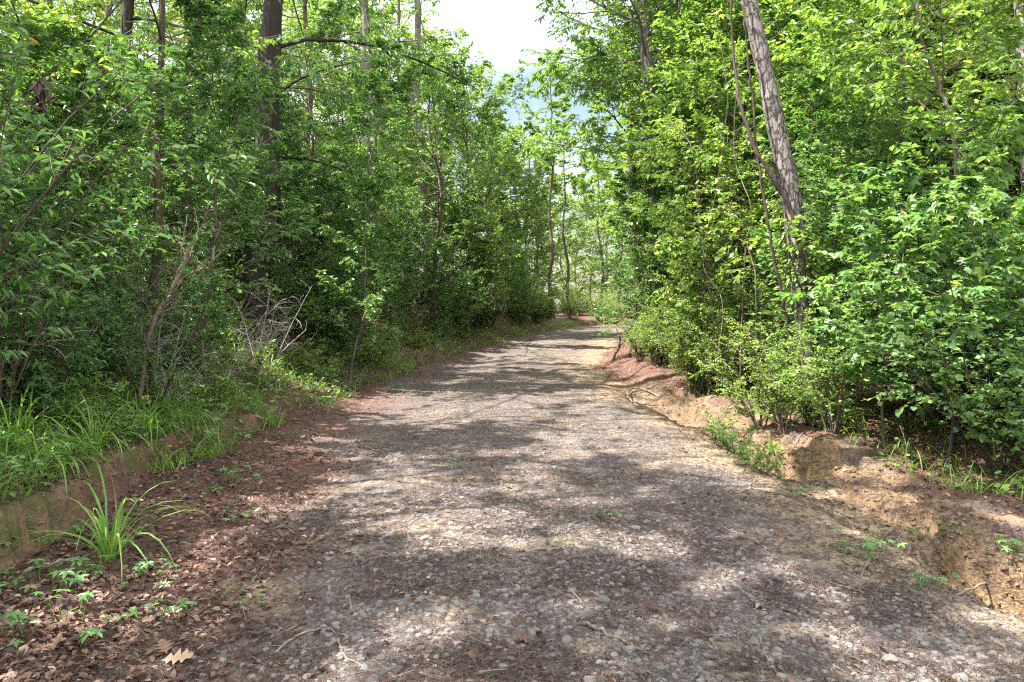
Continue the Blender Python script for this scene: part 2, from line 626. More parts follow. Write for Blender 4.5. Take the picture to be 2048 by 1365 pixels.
def zones(x, y):
    le, re = left_edge(y), right_edge(y)
    n = fbm(x * 1.1, y * 1.1, 51, 4) - .5
    n2 = fbm(x * 3.1, y * 3.1, 52, 4) - .5
    wid = re - le
    # litter: left strip of the road and both forest floors
    ws = np.interp(y, [2, 5, 9, 15, 30], [1.7, 1.55, 1.05, .6, .35])
    lit = 1 - smooth(ws - .5, ws + .35, (x - le) + 1.3 * n)
    e = x - re
    g = gully(y)
    lit = np.maximum(lit, smooth(.85 * g, .85 * g + .3, e + .9 * n))
    lit = np.maximum(lit, smooth(.2, .45, le - x) * .85)
    d = le - x
    face = smooth(-.03, .05, d + .2 * n2) * (1 - smooth(.16, .34, d + .3 * n2))
    clay = face * np.interp(y, [2, 4, 8, 14, 22], [.85, .8, .35, .12, .1])
    moss = face * np.interp(y, [2, 4, 8, 12], [.9, .75, 1., .5])
    wob = .5 * (fbm(x * .9 + 5, y * .9, 31, 3) - .5) + .42 * (fbm(x * 2.6 + 5, y * 2.6, 32, 3) - .5)
    clay = np.maximum(clay, g * smooth(.45, .62, e + wob) * (1 - smooth(1.0, 1.3, e + wob + 1.1 * n2)))
    clay = np.maximum(clay, g * .8 * smooth(-.45, .0, e + 1.0 * n) * smooth(6.5, 9, y) * (1 - smooth(.75, 1.0, e + wob + .6 * n2)))
    sand = smooth(-1.0, -.2, e + 1.4 * n) * (1 - smooth(.5, .9, e))
    sand = np.maximum(sand, .45 * smooth(.04, .16, n2 + .1 * n))
    return lit, clay, sand, moss, d, e


# ------------------------------------------------------------------ ground sheet, split along road, bank, gully and forest floor
def build_ground():
    ya = -6 + np.arange(12) * .65
    y1 = 2.0 * np.exp(np.arange(0, 500) * .0045)
    y1 = y1[y1 < 14]
    y2 = y1[-1] * np.exp(np.arange(1, 200) * .013)
    y2 = y2[y2 < 90]
    y3 = y2[-1] * np.exp(np.arange(1, 12) * .2)
    ys = np.concatenate([ya, y1, y2, y3])
    xm = np.arange(-4.6, 5.2, .026)
    xr = 5.2 + np.cumsum(.03 * 1.06 ** np.arange(90))
    xl = -4.6 - np.cumsum(.03 * 1.06 ** np.arange(90))
    xs = np.concatenate([xl[::-1], xm, xr])
    # the fine columns follow the road as it bends
    X0, Y = np.meshgrid(xs, ys)
    X = X0 + np.clip(xc(Y) + .3, 0, 12)
    Z = ground(X, Y)
    Z = Z + np.where(Y > 90, -(Y - 90) * .01, 0)
    # overhang lip of the cut clay face
    nx, ny = len(xs), len(ys)
    lit, clay, sand, moss, d, e = zones(X, Y)
    V = np.stack([X, Y, Z], -1).reshape(-1, 3)
    i, j = np.meshgrid(np.arange(ny - 1), np.arange(nx - 1), indexing='ij')
    q = np.stack([i * nx + j, i * nx + j + 1, (i + 1) * nx + j + 1, (i + 1) * nx + j], -1).reshape(-1, 4)
    zone = np.stack([lit, clay, sand, moss], -1).reshape(-1, 4).astype(np.float32)
    dq = d.ravel()[q].mean(1)
    eq = e.ravel()[q].mean(1)
    gq = gully(Y).ravel()[q].mean(1)
    part = np.full(len(q), 0)
    part[dq > 0] = 1
    part[(dq > 3.0)] = 3
    part[(eq > -.1) & (gq > .3) & (eq < 1.4)] = 2
    part[(eq > 1.4) | ((eq > .35) & (gq <= .3))] = 3
    for k, nm in enumerate(['dirt_road', 'earth_bank', 'gully', 'ground']):
        f = q[part == k]
        used, inv = np.unique(f.ravel(), return_inverse=True)
        mb = MB()
        mb.add(V[used], inv.reshape(-1, 4), 0.5, 0, True)
        o = mb.build(nm, [M['ground']])
        a = o.data.attributes.new('zone', 'FLOAT_COLOR', 'POINT')
        a.data.foreach_set('color', zone[used].ravel())
        o['kind'] = 'structure'


build_ground()

# ------------------------------------------------------------------ where the sun reaches the road (gaps between the crowns)
# centre px, py, half sizes, in pixels of the photograph at half size, turned into spots on the ground
SPOTS_PX = [(400, 492, 75, 22), (450, 520, 75, 26), (470, 545, 60, 14), (360, 508, 40, 14), (590, 548, 55, 17), (505, 552, 30, 12),
            (640, 440, 75, 26), (600, 420, 50, 14), (690, 462, 48, 18), (560, 455, 30, 10), (470, 412, 75, 12), (430, 420, 40, 10), (520, 400, 30, 6),
            (215, 535, 28, 26), (240, 520, 30, 10), (300, 500, 30, 10), (285, 410, 22, 10), (340, 455, 30, 8), (250, 505, 20, 8),
            (540, 352, 70, 4), (500, 366, 60, 3), (570, 342, 60, 3.2), (600, 361, 30, 4), (610, 329, 40, 3), (480, 371, 40, 2),
            (800, 430, 80, 16), (730, 410, 40, 12), (860, 470, 30, 10), (1000, 550, 40, 14), (985, 620, 45, 20), (575, 612, 30, 12), (380, 632, 22, 8), (660, 380, 40, 6),
            (530, 470, 20, 12), (690, 590, 25, 8), (640, 492, 22, 9)]
SPOTS = []
for (px, py, a, b) in SPOTS_PX:
    y = CAMZ * F / (py - HY) if py > 375 else pix_ground(px, py)[1]
    x = wx(px, y)
    y2 = CAMZ * F / (py + b - HY) if py > 375 else pix_ground(px, py + b)[1]
    SPOTS.append((x, y, a / F * y, max(abs(y - y2), .12)))
SPOTS = np.array(SPOTS)


def in_sun_gap(P, overgaps=True):
    """True for points whose shadow would fall on one of the sunlit spots of the road"""
    zg = .15
    t = (P[:, 2] - zg) / SUN[2]
    gx, gy = P[:, 0] - SUN[0] * t, P[:, 1] - SUN[1] * t
    n = .9 * (fbm(gx * 1.6, gy * 1.6, 77, 2) - .5) + 1.3 * (fbm(gx * 4.5, gy * 4.5, 79, 2) - .5)
    n = n + .8 * (fbm(gx * 10, gy * 10, 80, 1) - .5)
    dap = fbm(gx * 2.6, gy * 2.6, 95, 2) > .70
    best = np.full(len(P), 9.)
    for (x, y, a, b) in SPOTS:
        q = ((gx - x) / a) ** 2 + ((gy - y) / b) ** 2
        best = np.minimum(best, q)
    over = overgaps & (gx < left_edge(gy) - .3) & (fbm(gx * .8, gy * .8, 78, 3) > .46)
    return ((np.sqrt(best) + 1.1 * n) < .98) | dap | over


# ------------------------------------------------------------------ plants
def thing(name, label, cat, loc=(0, 0, 0), rz=0., s=1., group=None):
    o = bpy.data.objects.new(name, None)
    COL.objects.link(o)
    o.empty_display_size = .2
    o.location = loc
    o.rotation_euler = (0, 0, rz)
    o.scale = (s, s, s)
    o['label'] = label
    o['category'] = cat
    if group:
        o['group'] = group
    return o


def tag(o, label, cat, group=None):
    o['label'] = label
    o['category'] = cat
    if group:
        o['group'] = group
    return o


def stuff(o):
    o['kind'] = 'stuff'
    return o


def leaves_on(mb, P, per, T, size, r, mat=1, tint=(.5, .2), spread=.8, droop=.25, tilt=.45, keepfn=None, tmin=.12):
    N = P.shape[0]
    t = tmin + (np.arange(per)[None] + r.random((N, per))) / per * (1 - tmin)
    pos, tan = lerp_poly(P, t)
    pos, tan = pos.reshape(-1, 3), tan.reshape(-1, 3)
    n = len(pos)
    side, _ = frame(tan, np.tile(np.array([0, 0, 1.]), (n, 1)))
    sg = np.where(np.tile(np.arange(per) % 2, N) == 0, 1., -1.)[:, None]
    d = tan * .55 + side * sg * spread + r.normal(size=(n, 3)) * .3
    d[:, 2] -= droop
    up = np.array([0, 0, 1.]) + r.normal(size=(n, 3)) * tilt
    sz = size * r.uniform(.6, 1.25, n)
    tw = np.repeat(r.normal(size=N) * .10, per)
    tn = np.clip(r.normal(tint[0], tint[1], n) + tw, .14, 1)
    tn = np.where(r.random(n) < .002, 0., tn)
    cu = r.uniform(.3, 2.0, n)
    keep = keepfn(pos) if keepfn else None
    place(mb, T, pos, d, up, sz, tn, mat, cu, keep)


def trunk_path(h, lean=(0, 0), wob=.02, k=12, r=None):
    r = r or rng
    t = np.linspace(0, 1, k)
    w = np.cumsum(r.normal(size=(k, 2)) * wob * h / k, 0)
    w -= w[0]
    P = np.stack([lean[0] * h * t + w[:, 0], lean[1] * h * t + w[:, 1], h * t], -1)
    P[0, 2] = -.25
    return P


def tree_meshes(seed, h, cb, cr, r0, nl, n2, n3, per, T, size, leafm, barkm, lean=(0, 0), wob=.25, profile='dome', elev=(.1, .7),
                droop=.25, bend=(0, 0, .25), tint=(.5, .2), offs=(0, 0, 0), carve=False, up=None, sides=10, flare=1.35, shadefn=None, az=None, cbl=.45, path=None, over=True):
    """trunk mesh (with its limbs) and crown mesh (twigs and leaves)"""
    r = np.random.default_rng(seed)
    TP = trunk_path(h, lean, wob, 14, r) if path is None else np.asarray(path, float)
    k = len(TP)
    tt = np.linspace(0, 1, k)
    TR = r0 * (1 - tt * .82)
    TR[0] *= flare
    tb, cb_ = MB(), MB()
    # finer trunk near the base
    dense = np.linspace(0, 1, 40)
    Pd, _ = lerp_poly(TP[None], dense[None])
    Rd = np.interp(dense, tt, TR) * (1 + .06 * r.normal(size=40))
    Rd[:2] *= flare
    tubes(tb, Pd, Rd[None], sides, 0)
    # limbs
    tz = np.sort(cb / h + (1 - cb / h) * (np.arange(nl) + r.random(nl)) / nl) * .985
    pos, tan = lerp_poly(TP[None], tz[None])
    pos, tan = pos[0], tan[0]
    a = (np.arange(nl) * 2.399 + r.random(nl) * .9) if az is None else r.uniform(az[0], az[1], nl)
    u = (tz - cb / h) / max(1 - cb / h, 1e-3)
    if profile == 'dome':
        L = cr * np.sqrt(np.clip(1.02 - (u * 1.0) ** 2.2, .05, 1)) * (.75 + .25 * np.minimum(1, u * 3))
    elif profile == 'cone':
        L = cr * (1.05 - u * .85)
    else:
        L = cr * np.full(nl, 1.) * (.4 + .6 * np.sin(np.clip(u, 0, 1) * PI * .9 + .25))
    L = L * r.uniform(.65, 1.15, nl)
    el = r.uniform(elev[0], elev[1], nl) + u * .35
    d = np.stack([np.cos(a) * np.cos(el), np.sin(a) * np.cos(el), np.sin(el)], -1)
    LR = np.minimum(np.interp(tz, tt, TR) * .42, .008 + L * .008)
    B1 = poly(pos, d, L, 7, bend, .10, r)
    R1 = LR[:, None] * np.linspace(1, .25, 7)[None]
    tubes(tb, B1, R1, 5, 0)
    B2, R2 = kids(B1, R1, n2, .18, 1., .48, (.45, 1.0), 5, (0, 0, .1), .13, .75, .05, r)
    if carve:
        off = np.asarray(offs)
        k2 = ~in_sun_gap(B2[:, 2] + off, over) | (r.random(len(B2)) < .1)
        B2, R2 = B2[k2], R2[k2]
    tubes(cb_, B2, np.maximum(R2, .004), 3, 0)
    B3, R3 = kids(B2, R2, n3, .1, 1., .55, (.4, 1.0), 4, (0, 0, -droop), .14, .8, .0, r)
    kf = None
    if carve:
        k3 = ~in_sun_gap(B3[:, 1] + off, over) | (r.random(len(B3)) < .04)
        B3, R3 = B3[k3], R3[k3]
        kf = lambda P: ~(in_sun_gap(P + off, over) & (r.random(len(P)) < .97))
    tubes(cb_, B3, np.maximum(R3 * .8, .0022), 3, 0)
    leaves_on(cb_, B3, per, T, size, r, 1, tint, .8, droop, .45, kf)
    leaves_on(cb_, B2, max(2, per // 2), T, size, r, 1, tint, .8, droop, .45, kf, .5)
    return tb.mesh('trunk', [M[barkm]]), cb_.mesh('crown', [M['bark_twig'], M[leafm]])


def put(meshes, name, label, cat, x, y, rz=0., s=1., group=None, dz=0., parts=('trunk', 'crown')):
    o = thing(name, label, cat, (x, y, gz(x, y) + dz), rz, s, group)
    for me, pn in zip(meshes, parts):
        c = bpy.data.objects.new(pn, me)
        COL.objects.link(c)
        c.parent = o
    return o


def copy_thing(src, loc, rz, s, label, group=None):
    r_ = src.copy()
    COL.objects.link(r_)
    r_.location, r_.rotation_euler, r_.scale = loc, (0, 0, rz), (s, s, s)
    r_['label'] = label
    if group:
        r_['group'] = group
    for ch in src.children:
        c = ch.copy()
        COL.objects.link(c)
        c.parent = r_
    return r_


PLACED = []          # repeats waiting for a label: (object, kind phrase, y, px)


class Kind:
    """one kind of plant: builds its first one, then copies it"""

    def __init__(s, meshes, name, cat, phrase, parts=('trunk', 'crown'), group=None):
        s.m, s.name, s.cat, s.phrase, s.parts, s.src, s.group = meshes, name, cat, phrase, parts, None, group

    def at(s, x, y, rz=None, sc_=1., label=None, dz=0., group=None):
        rz = random.uniform(0, 6.28) if rz is None else rz
        if s.src is None:
            o = s.src = put(s.m, s.name, 'x', s.cat, x, y, rz, sc_, None, dz, s.parts)
        else:
            o = copy_thing(s.src, (x, y, gz(x, y) + dz), rz, sc_, 'x')
        o['group'] = group or s.group or s.name.replace('_', ' ') + 's'
        if label:
            o['label'] = label
        else:
            PLACED.append((o, s.phrase, x, y))
        return o


def px_of(x, y):
    return CX + F * x / max(y, .3)


# ============================================================ TREES with a place of their own in the photograph
# --- left
def left_tree(name, label, px, Y, seed, h, cb, cr, r0, *a, **k):
    x = wx(px, Y)
    off = (x, Y, gz(x, Y))
    m = tree_meshes(seed, h, cb, cr, r0, *a, offs=off, carve=True, **k)
    return put(m, name, label, 'tree', x, Y)


left_tree('slim_tree', 'slim mossy-barked tree near the left edge, its bare stem rising through shrubs', 153, 9., 1, 12, 3.2, 2.4, .055, 20, 6, 5, 8, ELL, .095, 'leaf_bright', 'bark_moss', lean=(-.005, 0), wob=.12, tint=(.55, .2))
left_tree('oak_tree', 'massive dark-barked oak with hanging narrow leaves, on the left bank', 262, 14., 2, 17, 3.4, 4.4, .26, 34, 9, 7, 10, NARROW, .13, 'leaf_oak', 'bark_oak', wob=.1, droop=.55, bend=(0, 0, -.35), elev=(-.15, .4), flare=1.2)
left_tree('tall_tree', 'tall slim tree with pale lichen patches high on its stem, left of the sky gap', 380, 27, 3, 25, 13, 4., .19, 18, 6, 5, 8, ELL, .14, 'leaf_oak', 'bark_lichen', wob=.12)
left_tree('tall_tree', 'tall dark grey trunk with leafy side shoots bordering the sky gap', 423, 30, 4, 26, 5, 3.0, .22, 34, 8, 6, 9, ELL, .13, 'leaf_bright', 'bark_lichen', wob=.08, over=False, elev=(-.2, .3), tint=(.55, .2))
left_tree('slim_tree', 'slender dark stem close beside the lichen-patched tall tree', 366, 24, 5, 15, 9, 1.6, .09, 12, 5, 5, 8, ELL, .12, 'leaf_oak', 'bark_dim', wob=.2)
left_tree('spreading_tree', 'bushy round-headed tree arching over the left road edge below the sky gap', 470, 27, 6, 8.2, .8, 4.3, .10, 36, 9, 7, 9, BROAD, .13, 'leaf_bright', 'bark_dim', over=False, wob=.2, elev=(.1, .9), tint=(.38, .2))
left_tree('spreading_tree', 'dense low tree with a curved dark limb, left of the round-headed tree', 432, 23, 7, 7.4, .6, 3.4, .09, 34, 9, 7, 9, ELL, .12, 'leaf_glossy', 'bark_dim', over=False, wob=.2, elev=(.1, .9), lean=(.1, 0))
left_tree('broadleaf_tree', 'broad-leaved tree filling the upper left corner with backlit yellow-green leaves', 20, 8.5, 8, 13.5, 2.4, 3.4, .06, 36, 8, 6, 8, BROAD, .11, 'leaf_bright', 'bark_dim', wob=.14, tint=(.7, .2))
left_tree('broadleaf_tree', 'leafy tree behind and left of the dark oak, crown backlit', 205, 16., 9, 13.5, 2.6, 3.3, .06, 34, 8, 6, 9, ELL, .10, 'leaf_bright', 'bark_dim', wob=.14, tint=(.6, .2))
left_tree('broadleaf_tree', 'leafy tree just right of the dark oak, its branches reaching towards the road', 320, 17, 10, 6.8, 1.0, 2.6, .05, 30, 8, 7, 9, ELL, .11, 'leaf_oak', 'bark_dim', wob=.14, droop=.4)
left_tree('glossy_tree', 'glossy small-leaved evergreen standing in front of the dark oak', 200, 8.6, 11, 4.6, .5, 1.4, .022, 30, 8, 7, 9, ELL, .07, 'leaf_glossy', 'bark_dim', wob=.18, elev=(.2, .9))
left_tree('broadleaf_tree', 'nearest overhanging tree at the far left, thin branches reaching over the bank', -130, 5.9, 12, 14, 2.4, 3.3, .05, 36, 7, 6, 8, BROAD, .10, 'leaf_glossy', 'bark_dim', wob=.14, tint=(.6, .2))
left_tree('glossy_tree', 'glossy evergreen between dark oak and the slender dark stem', 348, 13.5, 13, 6.2, .6, 1.3, .028, 30, 8, 7, 9, ELL, .075, 'leaf_glossy', 'bark_dim', wob=.18, elev=(.2, .9))
left_tree('broadleaf_tree', 'leafy tree behind the slender dark stem, sunlit pale green top', 340, 33, 14, 10, 1.4, 3.4, .09, 30, 8, 6, 9, BROAD, .14, 'leaf_bright', 'bark_dim', wob=.14, tint=(.6, .2))
left_tree('oak_tree', 'dark narrow-leaved oak deep behind the mossy slim tree', 110, 14, 15, 14, 4.0, 4.2, .16, 24, 8, 6, 9, NARROW, .12, 'leaf_oak', 'bark_oak', droop=.5, bend=(0, 0, -.25), elev=(-.1, .5))

left_tree('tall_tree', 'tall leafy tree far behind the mossy slim tree, crown filling the upper left', 118, 24, 41, 19, 4, 4.2, .16, 30, 8, 6, 8, BROAD, .16, 'leaf_bright', 'bark_dim', over=False, wob=.1, tint=(.6, .2))
left_tree('tall_tree', 'tall leafy tree behind the dark oak, pale green crown reaching above it', 236, 26, 42, 20, 4, 4.4, .17, 32, 8, 6, 8, ELL, .17, 'leaf_bright', 'bark_dim', over=False, wob=.1, tint=(.55, .2))
left_tree('tall_tree', 'tall leafy tree between dark oak and the lichen-patched stem, set back in the wood', 318, 30, 43, 21, 4, 4.4, .17, 34, 8, 6, 8, ELL, .17, 'leaf_oak', 'bark_dim', over=False, wob=.1)
left_tree('tall_tree', 'tall leafy tree at the left border behind the laurels, yellow-green crown', 40, 19, 44, 17, 3, 4.2, .15, 30, 8, 6, 8, BROAD, .15, 'leaf_bright', 'bark_dim', over=False, wob=.1, tint=(.7, .2))
left_tree('tall_tree', 'leafy tree filling the space between the two tall stems beside the sky gap', 405, 36, 45, 22, 4, 3.4, .17, 34, 8, 6, 9, BROAD, .18, 'leaf_bright', 'bark_dim', wob=.1, over=False, tint=(.55, .2))

left_tree('broadleaf_tree', 'unseen leafy tree beyond the left edge of the view, added to shade the foreground', -690, 3.2, 46, 14, 2.6, 3.4, .06, 34, 8, 6, 8, BROAD, .11, 'leaf_bright', 'bark_dim', wob=.12)  # out-of-frame tree put in to cast shade on the foreground

left_tree('broadleaf_tree', 'tall unseen leafy tree on the left bank, added to shade the near road', -1930, 2.0, 47, 14.5, 3, 3.6, .08, 44, 8, 6, 8, BROAD, .115, 'leaf_bright', 'bark_dim', wob=.12, over=False)  # unseen tree added to block sun from the near road
left_tree('broadleaf_tree', 'tall slender tree out of view on the left bank, crown over the road', -276, 4.6, 48, 14.5, 5.5, 3.4, .06, 40, 8, 6, 8, ELL, .11, 'leaf_oak', 'bark_dim', wob=.12, over=False)  # another added tree, never in view, whose crown shades the near road

# --- right: the leaning pine, drawn as a path
pb = pix_ground(818, 412)
PY = 10.0
pts = [(822, 420), (812, 352), (803, 290), (793, 205), (781, 150), (766, 75), (750, 5), (735, -70), (722, -150), (712, -260)]
bx, by = wx(822, PY), PY
path = np.array([[wx(p, PY) - bx, 0, wz(q, PY) - gz(bx, by)] for p, q in pts])
path[0, 2] = -.3
extra = path[-1] + np.array([[-.15, .1, 2.2], [-.2, .2, 4.5], [-.2, .3, 7.], [-.1, .3, 9.]])
path = np.concatenate([path, extra])
m_pine = tree_meshes(31, float(path[-1, 2]), 11.5, 3.2, .168, 18, 7, 5, 10, NEEDLE, .3, 'needle', 'bark_pine', path=path, sides=20, flare=1.0)
put(m_pine, 'pine_tree', 'leaning pine with pale plated bark, a dark vine winding across its stem', 'tree', bx, by)


def tube_thing(name, label, cat, pts, rad, matn, sides=7, parts=None, group=None, wob=.0, k=None):
    """a stick, vine or root as one solid tapered tube through world points"""
    P = np.asarray(pts, float)
    k = k or max(12, len(P) * 5)
    # Catmull-Rom
    Q = np.concatenate([[2 * P[0] - P[1]], P, [2 * P[-1] - P[-2]]])
    out = []
    for t in np.linspace(0, len(P) - 1.0001, k):
        i = int(t)
        f = t - i
        a, b, c, d = Q[i], Q[i + 1], Q[i + 2], Q[i + 3]
        out.append(.5 * (2 * b + (c - a) * f + (2 * a - 5 * b + 4 * c - d) * f * f + (3 * b - a - 3 * c + d) * f ** 3))
    C = np.array(out)
    if wob:
        C[1:-1] += rng.normal(size=(k - 2, 3)) * wob
    base = C[0].copy()
    rad = np.asarray(rad, float)
    R = np.interp(np.linspace(0, 1, k), np.linspace(0, 1, len(rad)), rad) * (1 + .07 * rng.normal(size=k))
    mb = MB()
    tubes(mb, (C - base)[None], R[None], sides, 0)
    # close both ends
    for e in (0, k - 1):
        ring = np.arange(sides) + e * sides
        cpt = (C[e] - base)
        V = np.concatenate([mb.V[0][ring], cpt[None]])
        mb.add(V, [[i, (i + 1) % sides, sides] for i in range(sides)], .5, 0, True)
    return mb, base, C


def solid(name, label, cat, pts, rad, matn, group=None, **k):
    mb, base, C = tube_thing(name, label, cat, pts, rad, matn, **k)
    o = mb.build(name, [M[matn]])
    o.location = base
    tag(o, label, cat, group)
    return o, C


# the dark vine crossing the pine
vp = [(818, 420, 9.75), (812, 360, 9.74), (806, 300, 9.72), (804, 262, 9.70), (800, 245, 9.70), (793, 215, 9.70), (780, 190, 9.70), (765, 165, 9.71), (752, 140, 9.75), (742, 110, 9.85), (736, 80, 10), (733, 45, 10.1), (731, 5, 10.1), (728, -60, 10.1)]
solid('climbing_vine', 'dark woody vine crossing the leaning pine trunk and hanging beside it', 'vine', [(wx(a, y), y, wz(b, y)) for a, b, y in vp], [.024, .026, .028, .03, .024, .018, .014], 'bark_vine', sides=7, wob=.008, k=60)
vp = [(800, 395, 9.9), (789, 330, 9.9), (775, 265, 9.85), (764, 200, 9.85), (755, 130, 9.9), (748, 60, 9.9), (742, -10, 9.9)]
solid('climbing_vine', 'thin grey-brown vine running up the shaded side of the leaning pine', 'vine', [(wx(a, y), y, wz(b, y)) for a, b, y in vp], [.022, .02, .016, .012], 'bark_vine', sides=6, wob=.012, k=50)

r = np.random.default_rng(77)
n = 3200
zz = r.random(n) ** 1.2 * 3.7
k_ = np.interp(zz, path[:, 2], np.arange(len(path)))
cx_ = np.interp(zz, path[:, 2], path[:, 0])
a = r.random(n) * 2 * PI
rr = .20 + .30 * r.random(n) ** 2 * (1.2 - zz / 3.4)
pos = np.stack([cx_ + np.cos(a) * rr, np.sin(a) * rr, zz], -1)
keep = fbm(a * 1.2, zz * 1.6, 93, 3) > .36 + .06 * zz
pos, a = pos[keep], a[keep]
n = len(pos)
t = thing('climbing_vine', 'leafy green vine clothing the lower stem of the leaning pine', 'vine', (bx, by, gz(bx, by)))
mb = MB()
S0 = pos * 1.0
S0[:, :2] = S0[:, :2] - np.stack([np.cos(a), np.sin(a)], -1) * .06
S0[:, 2] -= .05
tubes(mb, np.stack([S0, (S0 + pos) / 2, pos], 1), np.full((n, 3), .002), 3, 0)
place(mb, ELL, pos, np.stack([np.cos(a), np.sin(a), -.5 + .4 * r.normal(size=n)], -1), np.array([0, 0, 1.]) + r.normal(size=(n, 3)) * .4, r.uniform(.05, .10, n), np.clip(r.normal(.5, .22, n), .03, 1), 1)
mb.build('foliage', [M['bark_twig'], M['leaf_bright']], t)

# right, the mossy oak with blotched trunk
Y = 18.
opts = [(662, 350), (658, 260), (655, 180), (651, 110), (646, 40), (639, -20), (632, -90), (628, -170)]
bx, by = wx(662, Y), Y
path = np.array([[wx(p, Y) - bx, 0, wz(q, Y) - gz(bx, by)] for p, q in opts])
path[0, 2] = -.3
path = np.concatenate([path, path[-1] + np.array([[-.1, .1, 1.8], [-.1, .2, 3.4]])])
m = tree_meshes(32, float(path[-1, 2]), 4.2, 4.1, .24, 58, 10, 7, 9, ELL, .13, 'leaf_bright', 'bark_lichen', path=path, sides=12, flare=1.1, tint=(.42, .2), elev=(-.1, .5), droop=.4, cbl=0)
put(m, 'oak_tree', 'upright grey trunk blotched with lichen on the right, crown reaching towards the sky gap', 'tree', bx, by)
# far right edge pine
Y = 13.
bx, by = wx(1040, Y), Y
path = np.array([[wx(p, Y) - bx, 0, wz(q, Y) - gz(bx, by)] for p, q in [(1040, 400), (1034, 200), (1026, 60), (1019, -40), (1010, -160)]])
path[0, 2] = -.3
path = np.concatenate([path, path[-1] + np.array([[-.1, .1, 3.], [-.1, .2, 6.]])])
m = tree_meshes(33, float(path[-1, 2]), 10, 3., .2, 16, 7, 5, 10, NEEDLE, .3, 'needle', 'bark_pine', path=path, sides=14, flare=1.05)
put(m, 'pine_tree', 'brown pine trunk cut off by the right border of the view', 'tree', bx, by)

# ============================================================ kinds of plants that repeat
K = {}
K['sapling'] = [Kind(tree_meshes(101 + i, 4.4, .5, 1.5, .024, 26, 7, 6, 8, ELL, .072, 'leaf_glossy', 'bark_dim', wob=.22, elev=(.1, .8)), 'sapling', 'tree', 'leafy glossy sapling', group='glossy saplings') for i in range(3)]
K['oaklet'] = [Kind(tree_meshes(106 + i, 5.2, .8, 1.8, .03, 24, 7, 6, 9, NARROW, .10, 'leaf_oak', 'bark_oak', wob=.2, elev=(0, .6), droop=.5, tint=(.5, .2)), 'oak_sapling', 'tree', 'narrow-leaved dark oak sapling', group='oak saplings') for i in range(2)]
K['green'] = [Kind(tree_meshes(111 + i, 6.4, 1.0, 2.2, .04, 26, 7, 6, 8, BROAD, .095, 'leaf_bright', 'bark_dim', wob=.22, elev=(.1, .7), tint=(.5, .22)), 'understory_tree', 'tree', 'bright green understory tree', group='bright understory trees') for i in range(3)]
K['big'] = [Kind(tree_meshes(121 + i, 13., 2.4, 3.9, .15, 34, 8, 6, 9, ELL, .14, 'leaf_bright', 'bark_dim', wob=.12, tint=(.5, .2)), 'broadleaf_tree', 'tree', 'tall leafy broadleaf tree', group='tall broadleaf trees') for i in range(3)]
K['bushy'] = [Kind(tree_meshes(126 + i, 8., .2, 3.2, .07, 34, 8, 6, 9, BROAD, .15, 'leaf_bright', 'bark_dim', wob=.15, tint=(.45, .2), elev=(-.1, .7)), 'bushy_tree', 'tree', 'bushy tree leafy to the ground', group='bushy trees') for i in range(2)]
K['far'] = [Kind(tree_meshes(131 + i, 17., 1., 4.6, .17, 34, 8, 6, 8, BROAD, .24, 'leaf_far', 'bark_lichen', wob=.12, tint=(.5, .2)), 'broadleaf_tree', 'tree', 'distant pale leafy tree', group='distant broadleaf trees') for i in range(2)]
K['pine'] = [Kind(tree_meshes(141 + i, 21., 9., 3.6, .16, 30, 8, 7, 14, NEEDLE, .42, 'needle', 'bark_pine', wob=.06, profile='cone', elev=(0, .5)), 'pine_tree', 'tree', 'distant pine with bare lower stem', group='distant pines') for i in range(2)]


def shrub_meshes(seed, h, rad, nst, T, size, leafm, per=9, n2=8, n3=6, tint=(.5, .2), barkm='bark_twig', arch=.3):
    r = np.random.default_rng(seed)
    a = r.random(nst) * 2 * PI
    sp = r.uniform(.1, .55, nst) * rad / h * 1.6
    st = np.stack([np.cos(a) * .06, np.sin(a) * .06, np.full(nst, -.05)], -1)
    d = np.stack([np.cos(a) * sp, np.sin(a) * sp, np.ones(nst)], -1)
    L = h * r.uniform(.4, 1.25, nst)
    P = poly(st, d, L, 7, (0, 0, -arch), .09, r)
    R = (.012 + .008 * r.random(nst))[:, None] * np.linspace(1, .3, 7)[None]
    tb, cb = MB(), MB()
    tubes(tb, P, R, 4, 0)
    B2, R2 = kids(P, R, n2, .15, 1., .42, (.5, 1.1), 5, (0, 0, -.1), .12, .3, .1, r)
    tubes(tb, B2, np.maximum(R2, .002), 3, 0)
    B3, R3 = kids(B2, R2, n3, .1, 1., .5, (.4, 1.), 4, (0, 0, -.2), .12, .7, 0, r)
    tubes(cb, B3, np.maximum(R3, .0015), 3, 0)
    leaves_on(cb, B3, per, T, size, r, 1, tint)
    leaves_on(cb, B2, per, T, size, r, 1, tint, tmin=.3)
    return tb.mesh('stem', [M[barkm]]), cb.mesh('foliage', [M['bark_twig'], M[leafm]])


